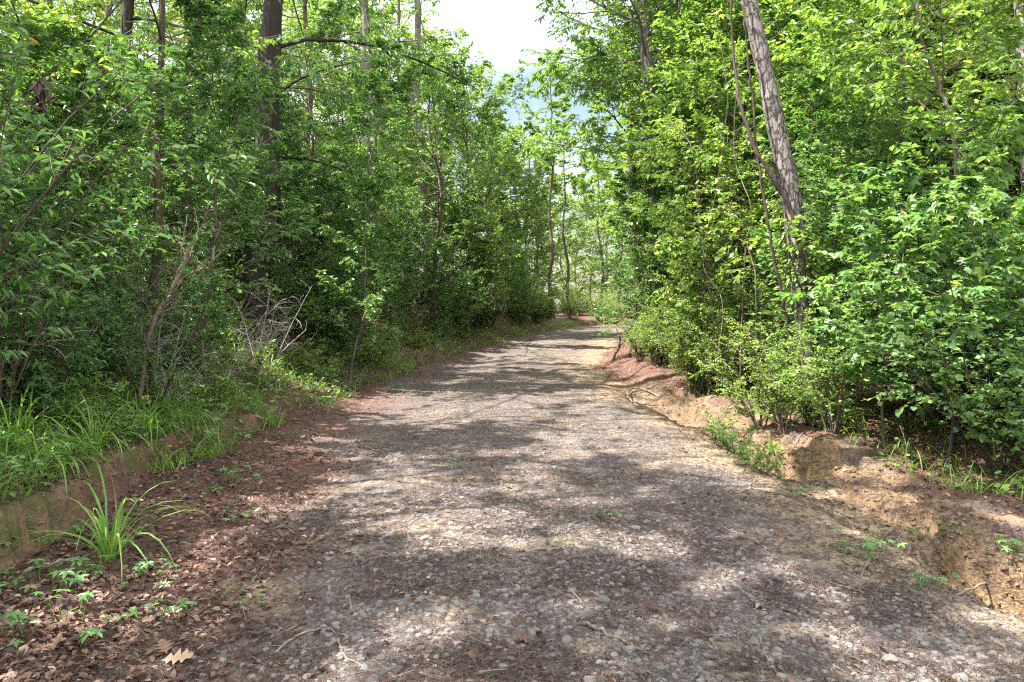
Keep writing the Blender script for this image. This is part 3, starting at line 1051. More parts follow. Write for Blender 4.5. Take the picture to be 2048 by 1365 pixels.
SF = ('stem', 'foliage')
K['shrub'] = [Kind(shrub_meshes(201 + i, 1.9, .9, 8, ELL, .06, 'leaf_glossy'), 'shrub', 'shrub', 'dark glossy-leaved shrub', SF, 'glossy shrubs') for i in range(3)]
K['low'] = [Kind(shrub_meshes(211 + i, .8, .6, 7, BROAD, .055, 'leaf_bright', 6, 6, 4), 'low_shrub', 'shrub', 'knee-high green shrub', SF, 'low green shrubs') for i in range(2)]
K['lbright'] = [Kind(shrub_meshes(221 + i, 1.7, .9, 10, ELL, .05, 'leaf_bright', tint=(.6, .2)), 'shrub', 'shrub', 'sunlit small-leaved shrub', SF, 'sunlit shrubs') for i in range(3)]
K['gum'] = [Kind(tree_meshes(231 + i, 3.0, .4, 1.25, .02, 22, 5, 3, 5, STAR, .14, 'leaf_gum', 'bark_dim', wob=.25, elev=(.0, .7), droop=.3, tint=(.38, .28)), 'star_leaf_sapling', 'tree', 'sapling with large star-shaped leaves', group='star-leaved saplings') for i in range(3)]
K['vineheap'] = [Kind(shrub_meshes(241 + i, 2.5, 1.3, 12, HEART, .062, 'leaf_gum', 7, 8, 5, tint=(.38, .2), arch=.9, barkm='bark_vine'), 'vine_shrub', 'vine', 'heap of heart-leaved vine', SF, 'heart-leaved vines') for i in range(2)]
K['laurel'] = [Kind(shrub_meshes(251 + i, 1.3, .7, 6, LANCE, .12, 'leaf_glossy', 6, 4, 2, tint=(.45, .2)), 'laurel_shrub', 'shrub', 'laurel with long lance-shaped leaves', SF, 'long-leaved laurels') for i in range(2)]


K['tall_laurel'] = [Kind(shrub_meshes(256 + i, 2.3, .9, 7, LANCE, .085, 'leaf_glossy', 7, 8, 4, tint=(.34, .2), barkm='bark_vine'), 'laurel_shrub', 'shrub', 'tall laurel with long leaves', SF, 'tall laurels') for i in range(2)]


def bare_meshes(seed, h, nst, barkm='bark_pale'):
    r = np.random.default_rng(seed)
    a = r.random(nst) * 2 * PI
    sp = r.uniform(.1, .9, nst)
    st = np.stack([np.cos(a) * .08, np.sin(a) * .08, np.full(nst, -.05)], -1)
    P = poly(st, np.stack([np.cos(a) * sp, np.sin(a) * sp, np.ones(nst)], -1), h * r.uniform(.6, 1.1, nst), 8, (0, 0, -.5), .16, r)
    R = np.full((nst, 1), .010) * np.linspace(1, .35, 8)[None]
    mb, t2 = MB(), MB()
    tubes(mb, P, R, 5, 0)
    B2, R2 = kids(P, R, 6, .2, 1., .45, (.4, 1.1), 6, (0, 0, -.15), .2, .3, .05, r)
    tubes(t2, B2, np.maximum(R2, .0028), 4, 0)
    B3, R3 = kids(B2, R2, 4, .1, 1., .55, (.4, 1.1), 5, (0, 0, -.2), .22, .5, 0, r)
    tubes(t2, B3, np.maximum(R3, .0018), 3, 0)
    return mb.mesh('stem', [M[barkm]]), t2.mesh('twigs', [M[barkm]])


K['bare'] = [Kind(bare_meshes(261 + i, 1.7, 5), 'dead_shrub', 'shrub', 'leafless shrub of pale grey twigs', ('stem', 'twigs'), 'leafless grey shrubs') for i in range(2)]


def tuft_meshes(seed, n, L, w, spread=.6):
    r = np.random.default_rng(seed)
    a = r.random(n) * 2 * PI
    sp = r.uniform(.1, 1., n) * spread
    st = np.stack([np.cos(a) * .04 * r.random(n), np.sin(a) * .04 * r.random(n), np.zeros(n)], -1)
    P = poly(st, np.stack([np.cos(a) * sp, np.sin(a) * sp, np.ones(n)], -1), L * r.uniform(.5, 1.15, n), 8, (0, 0, -2.5), .07, r)
    tan = nrm(np.gradient(P, axis=1))
    side = nrm(np.cross(tan, np.array([0, 0, 1.]) + r.normal(size=(n, 1, 3)) * .15))
    W = w * r.uniform(.7, 1.2, (n, 1)) * np.array([.55, .9, 1, 1, .9, .7, .45, .06])[None]
    mb = MB()
    V = np.stack([P - side * W[..., None] / 2, P + side * W[..., None] / 2], 2)     # n,8,2,3
    q = np.array([[2 * i, 2 * i + 1, 2 * i + 3, 2 * i + 2] for i in range(7)])
    idx = (q[None] + (np.arange(n) * 16)[:, None, None]).reshape(-1, 4)
    t = np.clip(r.normal(.6, .2, n), .1, 1)
    t[r.random(n) < .07] = 0
    mb.add(V, idx, np.repeat(t, 16), 0, True)
    return (mb.mesh('blades', [M['grass']]),)


K['tuft'] = [Kind(tuft_meshes(301 + i, 36, .75, .012), 'grass_clump', 'grass', 'clump of long arching grass', ('blades',), 'arching grass clumps') for i in range(3)]
K['tuft2'] = [Kind(tuft_meshes(311 + i, 26, .34, .014, .5), 'grass_clump', 'grass', 'short clump of broad grass blades', ('blades',), 'short grass clumps') for i in range(2)]


def creeper_meshes(seed, n, rad, size):
    r = np.random.default_rng(seed)
    sb, lb = MB(), MB()
    a = r.random(n) * 2 * PI
    rr = rad * np.sqrt(r.random(n))
    top = np.stack([np.cos(a) * rr, np.sin(a) * rr, r.uniform(.05, .16, n)], -1)
    bot = top * np.array([.75, .75, 0]) - np.array([0, 0, .02])
    P = np.stack([bot, (bot + top) / 2 + r.normal(size=(n, 3)) * .01, top], 1)
    tubes(sb, P, np.full((n, 3), .0016), 3, 0)
    d = np.stack([np.cos(a + r.normal(size=n)), np.sin(a + r.normal(size=n)), np.full(n, -.1)], -1)
    up = np.array([0, 0, 1.]) + r.normal(size=(n, 3)) * .28
    place(lb, PALM, top, d, up, size * r.uniform(.6, 1.2, n), np.clip(r.normal(.35, .2, n), .08, 1), 0)
    return sb.mesh('stem', [M['grass']]), lb.mesh('foliage', [M['leaf_glossy']])


K['creeper'] = [Kind(creeper_meshes(321 + i, 16, .24, .062), 'creeper', 'creeper', 'five-leaved creeper seedling', SF, 'five-leaved creepers') for i in range(3)]

# ------------------------------------------------------------------ planting
def cluster(kind, n, xr, yr, s=(.8, 1.25), edge=None):
    """scatter n plants with x measured outwards from the road edge"""
    side = 1 if xr[0] > 0 else -1
    for i in range(n):
        y = yr[0] + (yr[1] - yr[0]) * (i + random.random()) / n
        off = random.uniform(*xr)
        x = (float(right_edge(np.array([y]))[0]) if side > 0 else float(left_edge(np.array([y]))[0])) + off
        p_ = px_of(x, y)
        if y > 30 and 545 < p_ < 650 and kind not in ('low', 'lbright'):
            continue
        if kind not in ('low', 'bare', 'laurel') and any(a_ < p_ < b_ and y < ym for a_, b_, ym in ((218, 308, 14), (136, 170, 9), (362, 398, 27), (404, 440, 30), (730, 850, 9.8), (622, 690, 17.5))):
            continue
        random.choice(K[kind]).at(x, y, None, random.uniform(*s))


# left bank
cluster('sapling', 30, (-2.8, -.9), (5.2, 26), (.6, 1.0))
for x_, y_, s_ in [(-3.7, 4.3, .9), (-4.1, 4.9, 1.1), (-4.6, 5.6, 1.1), (-3.9, 6.1, .75), (-5.0, 6.6, 1.2), (-3.6, 7.4, .7)]:
    random.choice(K['tall_laurel']).at(x_, y_, None, s_)
cluster('oaklet', 12, (-4.2, -2.0), (6, 26), (.7, 1.1))
cluster('sapling', 16, (-6.5, -3.2), (5, 26))
cluster('shrub', 30, (-2.4, -1.0), (5, 26), (.55, .95))
cluster('shrub', 18, (-5.5, -2.4), (4.8, 24), (.8, 1.2))
cluster('low', 34, (-1.8, -.3), (4.2, 24), (.35, .7))
cluster('shrub', 16, (-1.4, -.4), (9, 25), (.4, .75))
cluster('sapling', 10, (-1.5, -.5), (10, 25), (.4, .65))
cluster('low', 22, (-2.4, -.3), (7, 17), (.6, 1.1))
cluster('green', 9, (-7.5, -3), (6, 34), (.6, .85))
cluster('bushy', 26, (-16, -7), (5, 40), (.35, .6))
cluster('bushy', 8, (-7, -4), (17, 38), (.35, .5))
cluster('big', 5, (-22, -13), (18, 44), (.7, .9))
cluster('big', 3, (-8, -6), (28, 40), (.9, 1.0))
for px, Y, s in [(130, 30, 1.25), (185, 34, 1.3), (270, 38, 1.4), (312, 44, 1.5), (345, 40, 1.4), (428, 46, 1.3), (225, 42, 1.4), (60, 28, 1.2)]:
    random.choice(K['big']).at(wx(px, Y), Y, None, s)
cluster('sapling', 14, (-2.2, -.8), (22, 42), (.6, .9))
cluster('shrub', 12, (-1.6, -.6), (22, 42), (.6, 1.))
cluster('lbright', 10, (-2, -.5), (24, 44), (.7, 1.1))
cluster('bare', 16, (-2.8, -.8), (4.6, 14), (.5, 1.0))
cluster('bare', 8, (-1.7, -.35), (5, 11), (.5, .8))
cluster('laurel', 7, (-2.8, -.9), (3.9, 6.5), (.7, 1.0))
# right side
cluster('lbright', 22, (1.3, 3.2), (9.5, 26), (.8, 1.2))
cluster('shrub', 12, (1.7, 4.0), (9, 28), (.8, 1.2))
cluster('sapling', 14, (2.0, 4.5), (10, 30), (.8, 1.2))
cluster('green', 18, (3.2, 8), (8, 34), (.85, 1.25))
cluster('bushy', 18, (6, 15), (6, 40), (.8, 1.1))
cluster('big', 14, (5.5, 16), (9, 44), (.85, 1.2))
m = tree_meshes(51, 17, 6.0, 3.4, .15, 46, 9, 7, 9, ELL, .13, 'leaf_oak', 'bark_dim', wob=.1, tint=(.5, .2))
put(m, 'tall_tree', 'dark-leaved tree closing the right side of the sky gap, behind the blotched trunk', 'tree', wx(638, 23.), 23.)
for px, Y, s in [(700, 21.5, .9), (735, 31, 1.0), (715, 26, 1.4), (745, 21, 1.1), (700, 36, 1.5), (690, 44, 1.6), (740, 36, 1.4), (815, 17, 1.1), (870, 19, 1.2), (920, 16, 1.1)]:
    random.choice(K['big']).at(wx(px, Y), Y, None, s)
cluster('vineheap', 8, (2.6, 4.0), (5, 10), (.5, .8))
cluster('low', 10, (1.4, 2.6), (8, 20), (.4, .8))
cluster('sapling', 8, (1.0, 2.5), (16, 36), (.7, 1.1))
for px, Y, s in [(885, 8.2, .95), (940, 7.6, .9), (905, 9.8, 1.15), (965, 9.5, 1.25)]:
    random.choice(K['gum']).at(wx(px, Y), Y, None, s)
for px, Y, s in [(700, 15.5, 1.1), (722, 13.5, .95), (750, 14.5, 1.2), (715, 18, 1.35)]:
    random.choice(K['green']).at(wx(px, Y), Y, None, s)
# far end of the road
for i in range(6):
    Y = 58 + i * 2.4 + random.random() * 3
    x = wx(random.uniform(440, 540), Y)
    if x < float(left_edge(np.array([Y]))[0]) - .8:
        random.choice(K['far']).at(x, Y, None, random.uniform(.45, .6))
for i in range(30):
    Y = 42 + random.random() * 36
    x = wx(random.uniform(535, 780), Y)
    if 545 < px_of(x, Y) < 650:
        continue
    if abs(x - float(xc(np.array([Y]))[0])) > 3.4:
        random.choice(K['far']).at(x, Y, None, min(random.uniform(.55, .95), ((310 - 150) / F * Y + 1) / 17 if px_of(x, Y) < 580 else 9))
for i in range(14):
    Y = 46 + random.random() * 26
    x = wx(random.uniform(380, 720), Y)
    if abs(x - float(xc(np.array([Y]))[0])) > 3.4 and not 440 < px_of(x, Y) < 650:
        random.choice(K['pine']).at(x, Y, None, random.uniform(.7, 1.0))
for i in range(22):
    Y = 34 + random.random() * 36
    x = float(xc(np.array([Y]))[0]) + random.choice([-1, 1]) * random.uniform(2.6, 5)
    if 540 < px_of(x, Y) < 650:
        random.choice(K['lbright']).at(x, Y, None, random.uniform(.5, .9))
        continue
    random.choice(K['bushy' if i % 2 else 'lbright']).at(x, Y, None, random.uniform(.5, .9) if i % 2 else random.uniform(.9, 1.6))
for px, Y, s in [(1000, 7., .8), (985, 8.2, 1.1), (1040, 7.6, 1.1), (950, 9, 1.2)]:
    random.choice(K['vineheap']).at(wx(px, Y), Y, None, s)
for px, Y, s in [(640, 17, .7), (655, 16.2, .75), (676, 15.5, .8), (692, 15, .9), (664, 17.5, .9), (712, 13.5, .9), (735, 12.5, .8), (402, 25, .9), (420, 27, 1.1), (440, 29, 1.1), (385, 24, 1.0), (410, 29, 1.4), (455, 31, 1.1), (370, 25, 1.2)]:
    random.choice(K['lbright' if px > 600 else 'shrub']).at(wx(px, Y), Y, None, s)
for px, Y, s in [(785, 9.0, .72), (832, 8.7, .8), (808, 9.3, .6), (760, 9.4, .6)]:
    random.choice(K['lbright']).at(wx(px, Y), Y, None, s)
for px, Y, q in [(483, 56, .82), (497, 53, .84), (511, 58, .86), (524, 55, .8), (536, 60, .75)]:
    random.choice(K['far']).at(wx(px, Y), Y, None, q)
for px, Y, q in [(564, 76, .75), (590, 82, .85), (618, 76, .95), (640, 84, 1.1), (662, 66, 1.1), (577, 92, 1.0), (606, 95, 1.1)]:
    random.choice(K['far']).at(wx(px, Y), Y, None, q)
for i in range(16):
    Y = 56 + random.random() * 12
    x = wx(random.uniform(650, 720), Y)
    if abs(x - float(xc(np.array([Y]))[0])) > 4.5:
        random.choice(K['bushy' if i % 3 else 'lbright']).at(x, Y, None, random.uniform(.3, .5) if i % 3 else 1.2)
for i, px in enumerate(range(556, 660, 8)):
    random.choice(K['lbright']).at(wx(px, 47.5 + (i * 1.7) % 4), 47.5 + (i * 1.7) % 4, None, .75 + .12 * (i % 4))
ST = Kind(tree_meshes(55, 15, 8.5, 1.7, .11, 16, 7, 6, 8, ELL, .16, 'leaf_bright', 'bark_dim', wob=.1), 'slim_tree', 'tree', 'slender bare-stemmed tree before the sunlit clearing', group='slender stems at the clearing')
for px, Y, q in [(553, 41, 1.), (569, 47, .9), (603, 54, 1.1)]:
    ST.at(wx(px, Y), Y, None, q)
for px, py, s in [(735, 455, .42), (752, 466, .36), (716, 438, .4), (765, 474, .3)]:
    x, y, z = pix_ground(px, py)
    random.choice(K['low']).at(x, y, None, s)
for i in range(16):       # wood behind, both sides
    Y = 40 + random.random() * 45
    s_ = random.choice([-1, 1])
    x = float(xc(np.array([Y]))[0]) + s_ * random.uniform(12, 38)
    if 535 < px_of(x, Y) < 655:
        continue
    random.choice(K['far']).at(x, Y, None, random.uniform(.8, 1.2))

# grass clumps and creepers
for px, py, s in [(128, 415, 1.0), (165, 405, 1.1), (110, 560, 1.05), (185, 425, .9), (145, 440, 1.15), (75, 430, .9), (255, 405, .85), (210, 380, .9), (60, 470, .8), (300, 372, .9), (335, 366, .8), (280, 385, .7), (115, 400, 1.0), (30, 440, .9), (235, 362, .9), (360, 352, .9), (388, 348, .8), (95, 455, 1.0), (40, 470, 1.0), (15, 455, 1.1), (150, 428, 1.0), (195, 405, 1.), (222, 398, .9), (175, 392, 1.), (90, 420, 1.), (270, 372, .8), (318, 360, .8), (410, 344, .9), (432, 340, .9), (55, 425, 1.1), (455, 337, .9)]:
    x, y, z = pix_ground(px, py)
    random.choice(K['tuft']).at(x, y, None, s)
for px, py, s in [(838, 424, 1.1), (822, 428, .9), (850, 420, 1.), (770, 420, .8), (700, 362, .8), (720, 365, .9), (905, 455, .8), (772, 455, .9), (790, 400, .8), (545, 354, .6), (940, 430, .9), (875, 412, .9)]:
    x, y, z = pix_ground(px, py)
    random.choice(K['tuft2']).at(x, y, None, s)
for px, py, s in [(20, 600, 1.0), (60, 590, .9), (105, 575, 1.0), (50, 640, 1.1), (160, 620, .7), (225, 488, 1.1), (330, 412, 1.2), (320, 405, 1.0), (355, 385, 1.1), (195, 450, .9), (90, 540, .9), (20, 545, .8), (740, 455, 1.1), (760, 468, 1.2), (725, 440, .9), (798, 495, .9), (870, 555, .8), (940, 590, .6), (250, 600, .5), (395, 392, .9),
                  (1020, 560, .9), (935, 535, .8), (540, 356, 1.0), (240, 520, .6), (290, 440, .7), (885, 470, .8), (560, 545, .35), (610, 520, .4), (455, 468, .4), (150, 585, .7)]:
    x, y, z = pix_ground(px, py)
    random.choice(K['creeper']).at(x, y, None, s)

# ============================================================ single things
# leaning grey dead sapling on the left bank
def on(px, py, dz=0.):
    x, y, z = pix_ground(px, py)
    return (x, y, z + dz)


b0 = np.array([wx(136, 7.4), 7.4, gz(wx(136, 7.4), 7.4)])
Yb = b0[1]
t = thing('dead_sapling', 'leaning pale dead sapling with bare forking twigs on the left bank', 'tree', tuple(b0))
P = np.array([[0, 0, -.1], [wx(150, Yb), 0, wz(335, Yb)], [wx(163, Yb), .05, wz(300, Yb)], [wx(177, Yb), .1, wz(270, Yb)], [wx(186, Yb), .1, wz(245, Yb)], [wx(198, Yb), .15, wz(222, Yb)]])
P[1:] -= np.array([b0[0], 0, b0[2]])
mb, base, C = tube_thing('', '', '', P, [.028, .022, .016, .008], 'bark_pale', wob=.006, k=16)
st = mb.build('stem', [M['stick']], t)
st.location = base
r = np.random.default_rng(5)
t2 = MB()
B2, R2 = kids(C[None], np.linspace(.026, .008, 16)[None], 14, .2, 1., .36, (.5, 1.2), 7, (0, 0, .1), .2, .3, .1, r)
tubes(t2, B2, np.maximum(R2 * .7, .004), 4, 0)
B3, R3 = kids(B2, R2, 4, .2, 1., .5, (.4, 1.), 5, (0, 0, 0), .22, .3, .05, r)
tubes(t2, B3, np.maximum(R3, .0022), 3, 0)
t2.build('twigs', [M['stick']], t)

# withered leaf bunch hanging from a branch tip, upper left
Yh = 3.2
hb = np.array([wx(42, Yh), Yh, wz(78, Yh)])
t = thing('withered_leaves', 'bunch of withered dark brown leaves dangling from a twig, upper left', 'dead leaves', tuple(hb))
mb = MB()
P = poly(np.array([[-.9, .6, .35]]), np.array([[.9, -.6, -.1]]), np.array([1.1]), 7, (0, 0, -.25), .05)
P = P - P[:, -1:, :]
tubes(mb, P, np.linspace(.006, .002, 7)[None], 4, 0)
mb.build('twig', [M['bark_vine']], t)
mb = MB()
n = 26
pos = np.stack([rng.normal(size=n) * .016, rng.normal(size=n) * .016, -np.linspace(0, .12, n)], -1)
dd = np.stack([rng.normal(size=n) * .25, rng.normal(size=n) * .25, -np.ones(n)], -1)
place(mb, T_ell(.2, .09, .3), pos, dd, rng.normal(size=(n, 3)), rng.uniform(.03, .065, n), rng.uniform(.0, .4, n), 0, rng.uniform(1, 3, n))
mb.build('leaf_bunch', [M['mulch']], t)

# rotten orange log on the right forest floor
y0 = 8.6
lz = lambda px, py, y: (wx(px, y), y, wz(py, y))
a, b = on(893, 388), on(926, 382)
ya = 9.2
solid('rotten_branch', 'short orange rotten branch with peeled bark lying on litter under the star-leaved saplings', 'log', [lz(891, 385, ya), lz(903, 383.5, ya), lz(915, 382, ya), lz(925, 384.5, ya)], [.04, .05, .055, .048], 'wood_red', sides=10, wob=.006)
# snag at the bend of the road
bx, by, bz = on(609, 363)
t = thing('snag', 'broken upright brown snag with a side fork at the right road edge', 'stump', (bx, by, bz))
s_ = by / F
mb, base, C = tube_thing('', '', '', [(0, 0, -.1), (7 * s_, 0, 9 * s_), (11 * s_, 0, 20 * s_), (10 * s_, 0, 28 * s_), (7 * s_, 0, 34 * s_)], [.035, .03, .02, .008], 'bark_dim', wob=.01)
o = mb.build('stem', [M['bark_dim']], t)
o.location = base
mb, base, C = tube_thing('', '', '', [(9 * s_, 0, 14 * s_), (15 * s_, .05, 20 * s_), (24 * s_, .1, 24 * s_)], [.014, .01, .005], 'bark_dim', wob=.01)
o = mb.build('side_branch', [M['bark_dim']], t)
o.location = base


def ground_line(pts, lift):
    out = []
    for i, (px, py) in enumerate(pts):
        x, y, z = pix_ground(px, py)
        out.append((x, y, z + lift))
    return out


STICKS = [
    ('root', 'looped bare root arching out of the clay gully wall', 'root', [(660, 398), (640, 392), (628, 396), (632, 404), (652, 405)], .014, 'stick_pale'),
    ('root', 'pale root curving up at the right road edge near the shrubs', 'root', [(678, 360), (662, 348), (655, 352), (656, 368)], .02, 'stick_pale'),
    ('stick', 'pale straight stick lying on dark litter near the left clay face', 'stick', [(24, 575), (52, 566), (86, 559)], .012, 'stick_pale'),
    ('stick', 'long thin curved twig lying in the leaf litter, left foreground', 'stick', [(275, 520), (300, 538), (340, 552), (385, 556)], .006, 'stick'),
    ('stick', 'bent twig in the foreground litter beside the road middle', 'stick', [(275, 655), (300, 636), (325, 632), (348, 640)], .006, 'stick_pale'),
    ('stick', 'kinked pale twig lying below the bent twig in the foreground', 'stick', [(338, 640), (343, 655), (362, 668)], .006, 'stick_pale'),
    ('stick', 'dark forked stick with a reddish end lying across the foreground gravel', 'stick', [(582, 625), (600, 633), (625, 645), (650, 657)], .010, 'stick'),
    ('stick', 'short light stick standing out on sunlit gravel in the road middle', 'stick', [(520, 552), (545, 551), (570, 551)], .010, 'stick_pale'),
    ('stick', 'curved light brown twig on sand near the gully', 'stick', [(735, 494), (755, 490), (780, 494)], .009, 'stick_pale'),
    ('stick', 'long dark twig following the right road edge downwards', 'stick', [(755, 542), (790, 565), (835, 585), (870, 595), (920, 605)], .007, 'stick'),
    ('stick', 'pale leaning twig stuck in the sandy right road edge', 'stick', [(858, 590), (862, 575), (870, 558)], .006, 'stick_pale'),
    ('stick', 'light twig lying by the orange clump at the lower right corner', 'stick', [(950, 600), (985, 590), (1020, 575)], .008, 'stick_pale'),
    ('stick', 'thin twig crossing the leaf litter towards the road, left of middle', 'stick', [(420, 560), (405, 580), (385, 592)], .005, 'stick'),
    ('stick', 'grey twig lying at the foot of the left bank under the arching grass', 'stick', [(345, 420), (355, 440), (378, 452), (405, 446)], .007, 'stick'),
    ('stick', 'slender upright twig in the clay beside the star-leaved saplings', 'stick', [(905, 470), (906, 445), (900, 425)], .006, 'stick_pale'),
    ('stick', 'thin dark twig pointing at the viewer in the right foreground', 'stick', [(820, 470), (800, 480), (785, 482)], .006, 'stick'),
    ('stick', 'grey twig lying near the lowest edge of the gravel', 'stick', [(760, 640), (765, 655), (775, 670)], .005, 'stick_pale'),
    ('stick', 'reddish broken stick near the foot of the clay face', 'stick', [(490, 468), (500, 480), (520, 484)], .006, 'stick'),
]
for nm, lab, cat, pts, rad, mt in STICKS:
    W = ground_line(pts, rad * .8)
    if nm == 'root' and 'looped' in lab:
        W = [(x, y, z + dz) for (x, y, z), dz in zip(W, (-.03, .05, .07, .04, -.03))]
    if 'upright' in lab or 'leaning' in lab:
        x0, y0, z0 = W[0]
        W = [(wx(px, y0), y0, wz(py, y0)) for px, py in pts]
        W[0] = (W[0][0], W[0][1], W[0][2] - .03)
    if 'curving up' in lab:
        y0 = W[3][1]
        W = [(wx(px, y0), y0, wz(py, y0)) for px, py in pts]
    solid(nm, lab, cat, W, [rad, rad * .9, rad * .8, rad * .45], mt, sides=6, wob=rad * .5, k=18)

# large oak leaves on the ground
for i, (px, py, rz, sz, tn, lab) in enumerate([(355 / 2, 1330 / 2, .1, .14, .84, 'large pale tan fallen oak leaf, lobed, at the lower left edge of the litter'), (328 / 2, 1306 / 2, 2.2, .12, .6, 'brown curled oak leaf just above the pale tan one')]):
    x, y, z = pix_ground(px, py)
    mb = MB()
    place(mb, OAKL, np.array([[-.5 * sz * math.cos(rz), -.5 * sz * math.sin(rz), 0]]), np.array([[math.cos(rz), math.sin(rz), .1]]), np.array([[.1, -.25, 1.]]), np.array([sz]), np.array([tn]), 0)
    o = mb.build('oak_leaf', [M['dry']])
    o.location = (x, y, z + .015)
    tag(o, lab, 'leaf', 'fallen oak leaves')

# hanging vines and thin leaning stems on the right
for i, (pts, Y, rad, lab) in enumerate([
    ([(728, 340), (712, 280), (700, 220), (690, 150), (670, 120)], 13., .028, 'crooked thin stem leaning left between the blotched trunk and leaning pine'),
    ([(690, 360), (682, 300), (676, 240), (672, 180)], 14., .02, 'slim upright stem just right of the blotched trunk'),
    ([(745, 330), (738, 270), (748, 210), (735, 150), (742, 60)], 11.5, .016, 'wavy pale vine hanging left of the leaning pine'),
    ([(758, 345), (750, 290), (760, 255), (752, 200), (722, 150)], 11., .016, 'tangled brown vine close to the foot of the leaning pine'),
    ([(715, 350), (722, 300), (700, 260), (720, 190), (728, 100), (715, 20)], 12., .012, 'thin grey vine dangling from above into the tangle'),
    ([(640, 250), (668, 238), (705, 232), (735, 222)], 12.5, .014, 'dark branch stretching level across the vine tangle'),
]):
    P3 = [(wx(a, Y), Y + .3 * math.sin(j * 1.7 + i), wz(b, Y)) for j, (a, b) in enumerate(pts)]
    P3[0] = (P3[0][0], P3[0][1], gz(P3[0][0], P3[0][1]) - .05) if i < 4 else P3[0]
    rad *= .7
    P3 = [(x * .55 + .45 * (P3[0][0] + (P3[-1][0] - P3[0][0]) * j / (len(P3) - 1)), y_, z_) for j, (x, y_, z_) in enumerate(P3)]
    mb, base, C = tube_thing('', '', '', P3, [rad, rad * .85, rad * .6, rad * .4], 'bark_dim', wob=rad * .5, k=30)
    t = thing('hanging_vine' if i > 1 else 'thin_tree', lab, 'vine' if i > 1 else 'tree', tuple(base))
    mb.build('stem', [M['bark_twig' if i % 2 else 'stick']], t)
    lb = MB()
    r = np.random.default_rng(400 + i)
    B2, R2 = kids((C - base)[None], np.full((1, 30), rad)[None][0][None].reshape(1, 30), 22, .2, 1., .16, (.5, 1.3), 5, (0, 0, -.5), .2, .2, 0, r)
    tubes(lb, B2, np.maximum(R2 * .3, .003), 3, 0)
    B3, R3 = kids(B2, R2, 3, .2, 1., .6, (.4, 1.), 4, (0, 0, -.4), .2, .3, 0, r)
    tubes(lb, B3, np.full(B3.shape[:2], .002), 3, 0)
    leaves_on(lb, B3, 6, HEART if i % 2 else ELL, .075, r, 1, (.6, .2))
    lb.build('foliage', [M['bark_twig'], M['leaf_bright']], t)

# ============================================================ loose stuff on the ground
def scatter(n, xf, ymin, ymax, power=1.0, r=None):
    """points with more of them near the camera"""
    r = r or rng
    u = r.random(n)
    y = (ymin ** (1 - power) + u * (ymax ** (1 - power) - ymin ** (1 - power))) ** (1 / (1 - power)) if power != 1 else ymin * (ymax / ymin) ** u
    return xf(y, r.random(n)), y


def ground_normal(x, y):
    e = .03
    dx = (ground(x + e, y) - ground(x - e, y)) / (2 * e)
    dy = (ground(x, y + e) - ground(x, y - e)) / (2 * e)
    return nrm(np.stack([-dx, -dy, np.ones_like(dx)], -1))


def lay(mb, T, x, y, size, tint, mat=0, lift=.01, jit=.35, curl=(0., 2.2)):
    n = len(x)
    z = ground(x, y)
    a = rng.random(n) * 2 * PI
    nn = ground_normal(x, y) + rng.normal(size=(n, 3)) * jit * np.array([1, 1, .2])
    d = np.stack([np.cos(a), np.sin(a), np.zeros(n)], -1)
    nn = nrm(nn)
    d = nrm(d - nn * (d * nn).sum(1, keepdims=True))
    pos = np.stack([x, y, z + lift + rng.random(n) * lift], -1) - d * size[:, None] * .5
    place(mb, T, pos, d, nn, size, tint, mat, rng.uniform(curl[0], curl[1], n))


# leaf litter
mb = MB()
x, y = scatter(120000, lambda y, u: left_edge(y) - 2.6 + u * (right_edge(y) - left_edge(y) + 6.2), 2.3, 24, 1.45)
lit, clay, sand, moss, d, e = zones(x, y)
p = np.where((d < 0) & (e < 0), lit ** 1.4 * .9 + .035, lit * .75 + .15)
p = p * (1 - .85 * clay * (d > -.1) * (d < .5)) * (1 - .6 * clay * (e > .3))
p = np.where((e > .0) & (e < 1.), np.maximum(p, .5 * smooth(.52, .6, fbm(x * 2.2, y * 2.2, 91, 3))), p)
p = p * (.35 + .8 * smooth(.35, .55, fbm(x * 1.9, y * 1.9, 92, 3)))
k = rng.random(len(x)) < p
x, y, d = x[k], y[k], d[k]
n = len(x)
sz = rng.uniform(.016, .05, n) * np.where(d > 0, 1.1, 1.)
sz = np.where(rng.random(n) < .05, sz * 1.8, sz)
tn = np.clip(rng.normal(.40, .27, n), .0, 1)
h = int(n * .6)
lay(mb, ELL, x[:h], y[:h], sz[:h], tn[:h])
lay(mb, T_ell(.3, .1, .1), x[h:h + h // 2], y[h:h + h // 2], sz[h:h + h // 2], tn[h:h + h // 2])
lay(mb, OAKL, x[h + h // 2:], y[h + h // 2:], sz[h + h // 2:] * 1.35, tn[h + h // 2:])
stuff(mb.build('leaf_litter', [M['dry']]))

# dark mulch: needles, bark crumbs and twig bits washed into mats on the road
mb = MB()
x, y = scatter(300000, lambda y, u: left_edge(y) + u * (right_edge(y) - left_edge(y) + 1.0), 2.3, 22, 1.5)
mat_ = fbm(x * 1.7 + 3, y * 2.6, 61, 4) + .25 * (fbm(x * 9, y * 9, 62, 2) - .5)
k = rng.random(len(x)) < smooth(.42, .54, mat_) * .86 + .14
x, y = x[k], y[k]
n = len(x)
STRIP = (np.array([[0, -.06, 0], [0, .06, 0], [1, .035, .04], [1, -.035, .04], [.5, .06, .06], [.5, -.06, .06]]), np.array([[0, 5, 4, 1], [5, 3, 2, 4]]))
tn = np.clip(rng.normal(.38, .25, n), 0, 1)
lay(mb, STRIP, x, y, rng.uniform(.010, .038, n), tn, 0, .004, .22)
THIN = (STRIP[0] * np.array([1, .22, .5]), STRIP[1])
x, y = scatter(9000, lambda y, u: left_edge(y) - .6 + u * (right_edge(y) - left_edge(y) + 2.6), 2.3, 14, 1.5)
n = len(x)
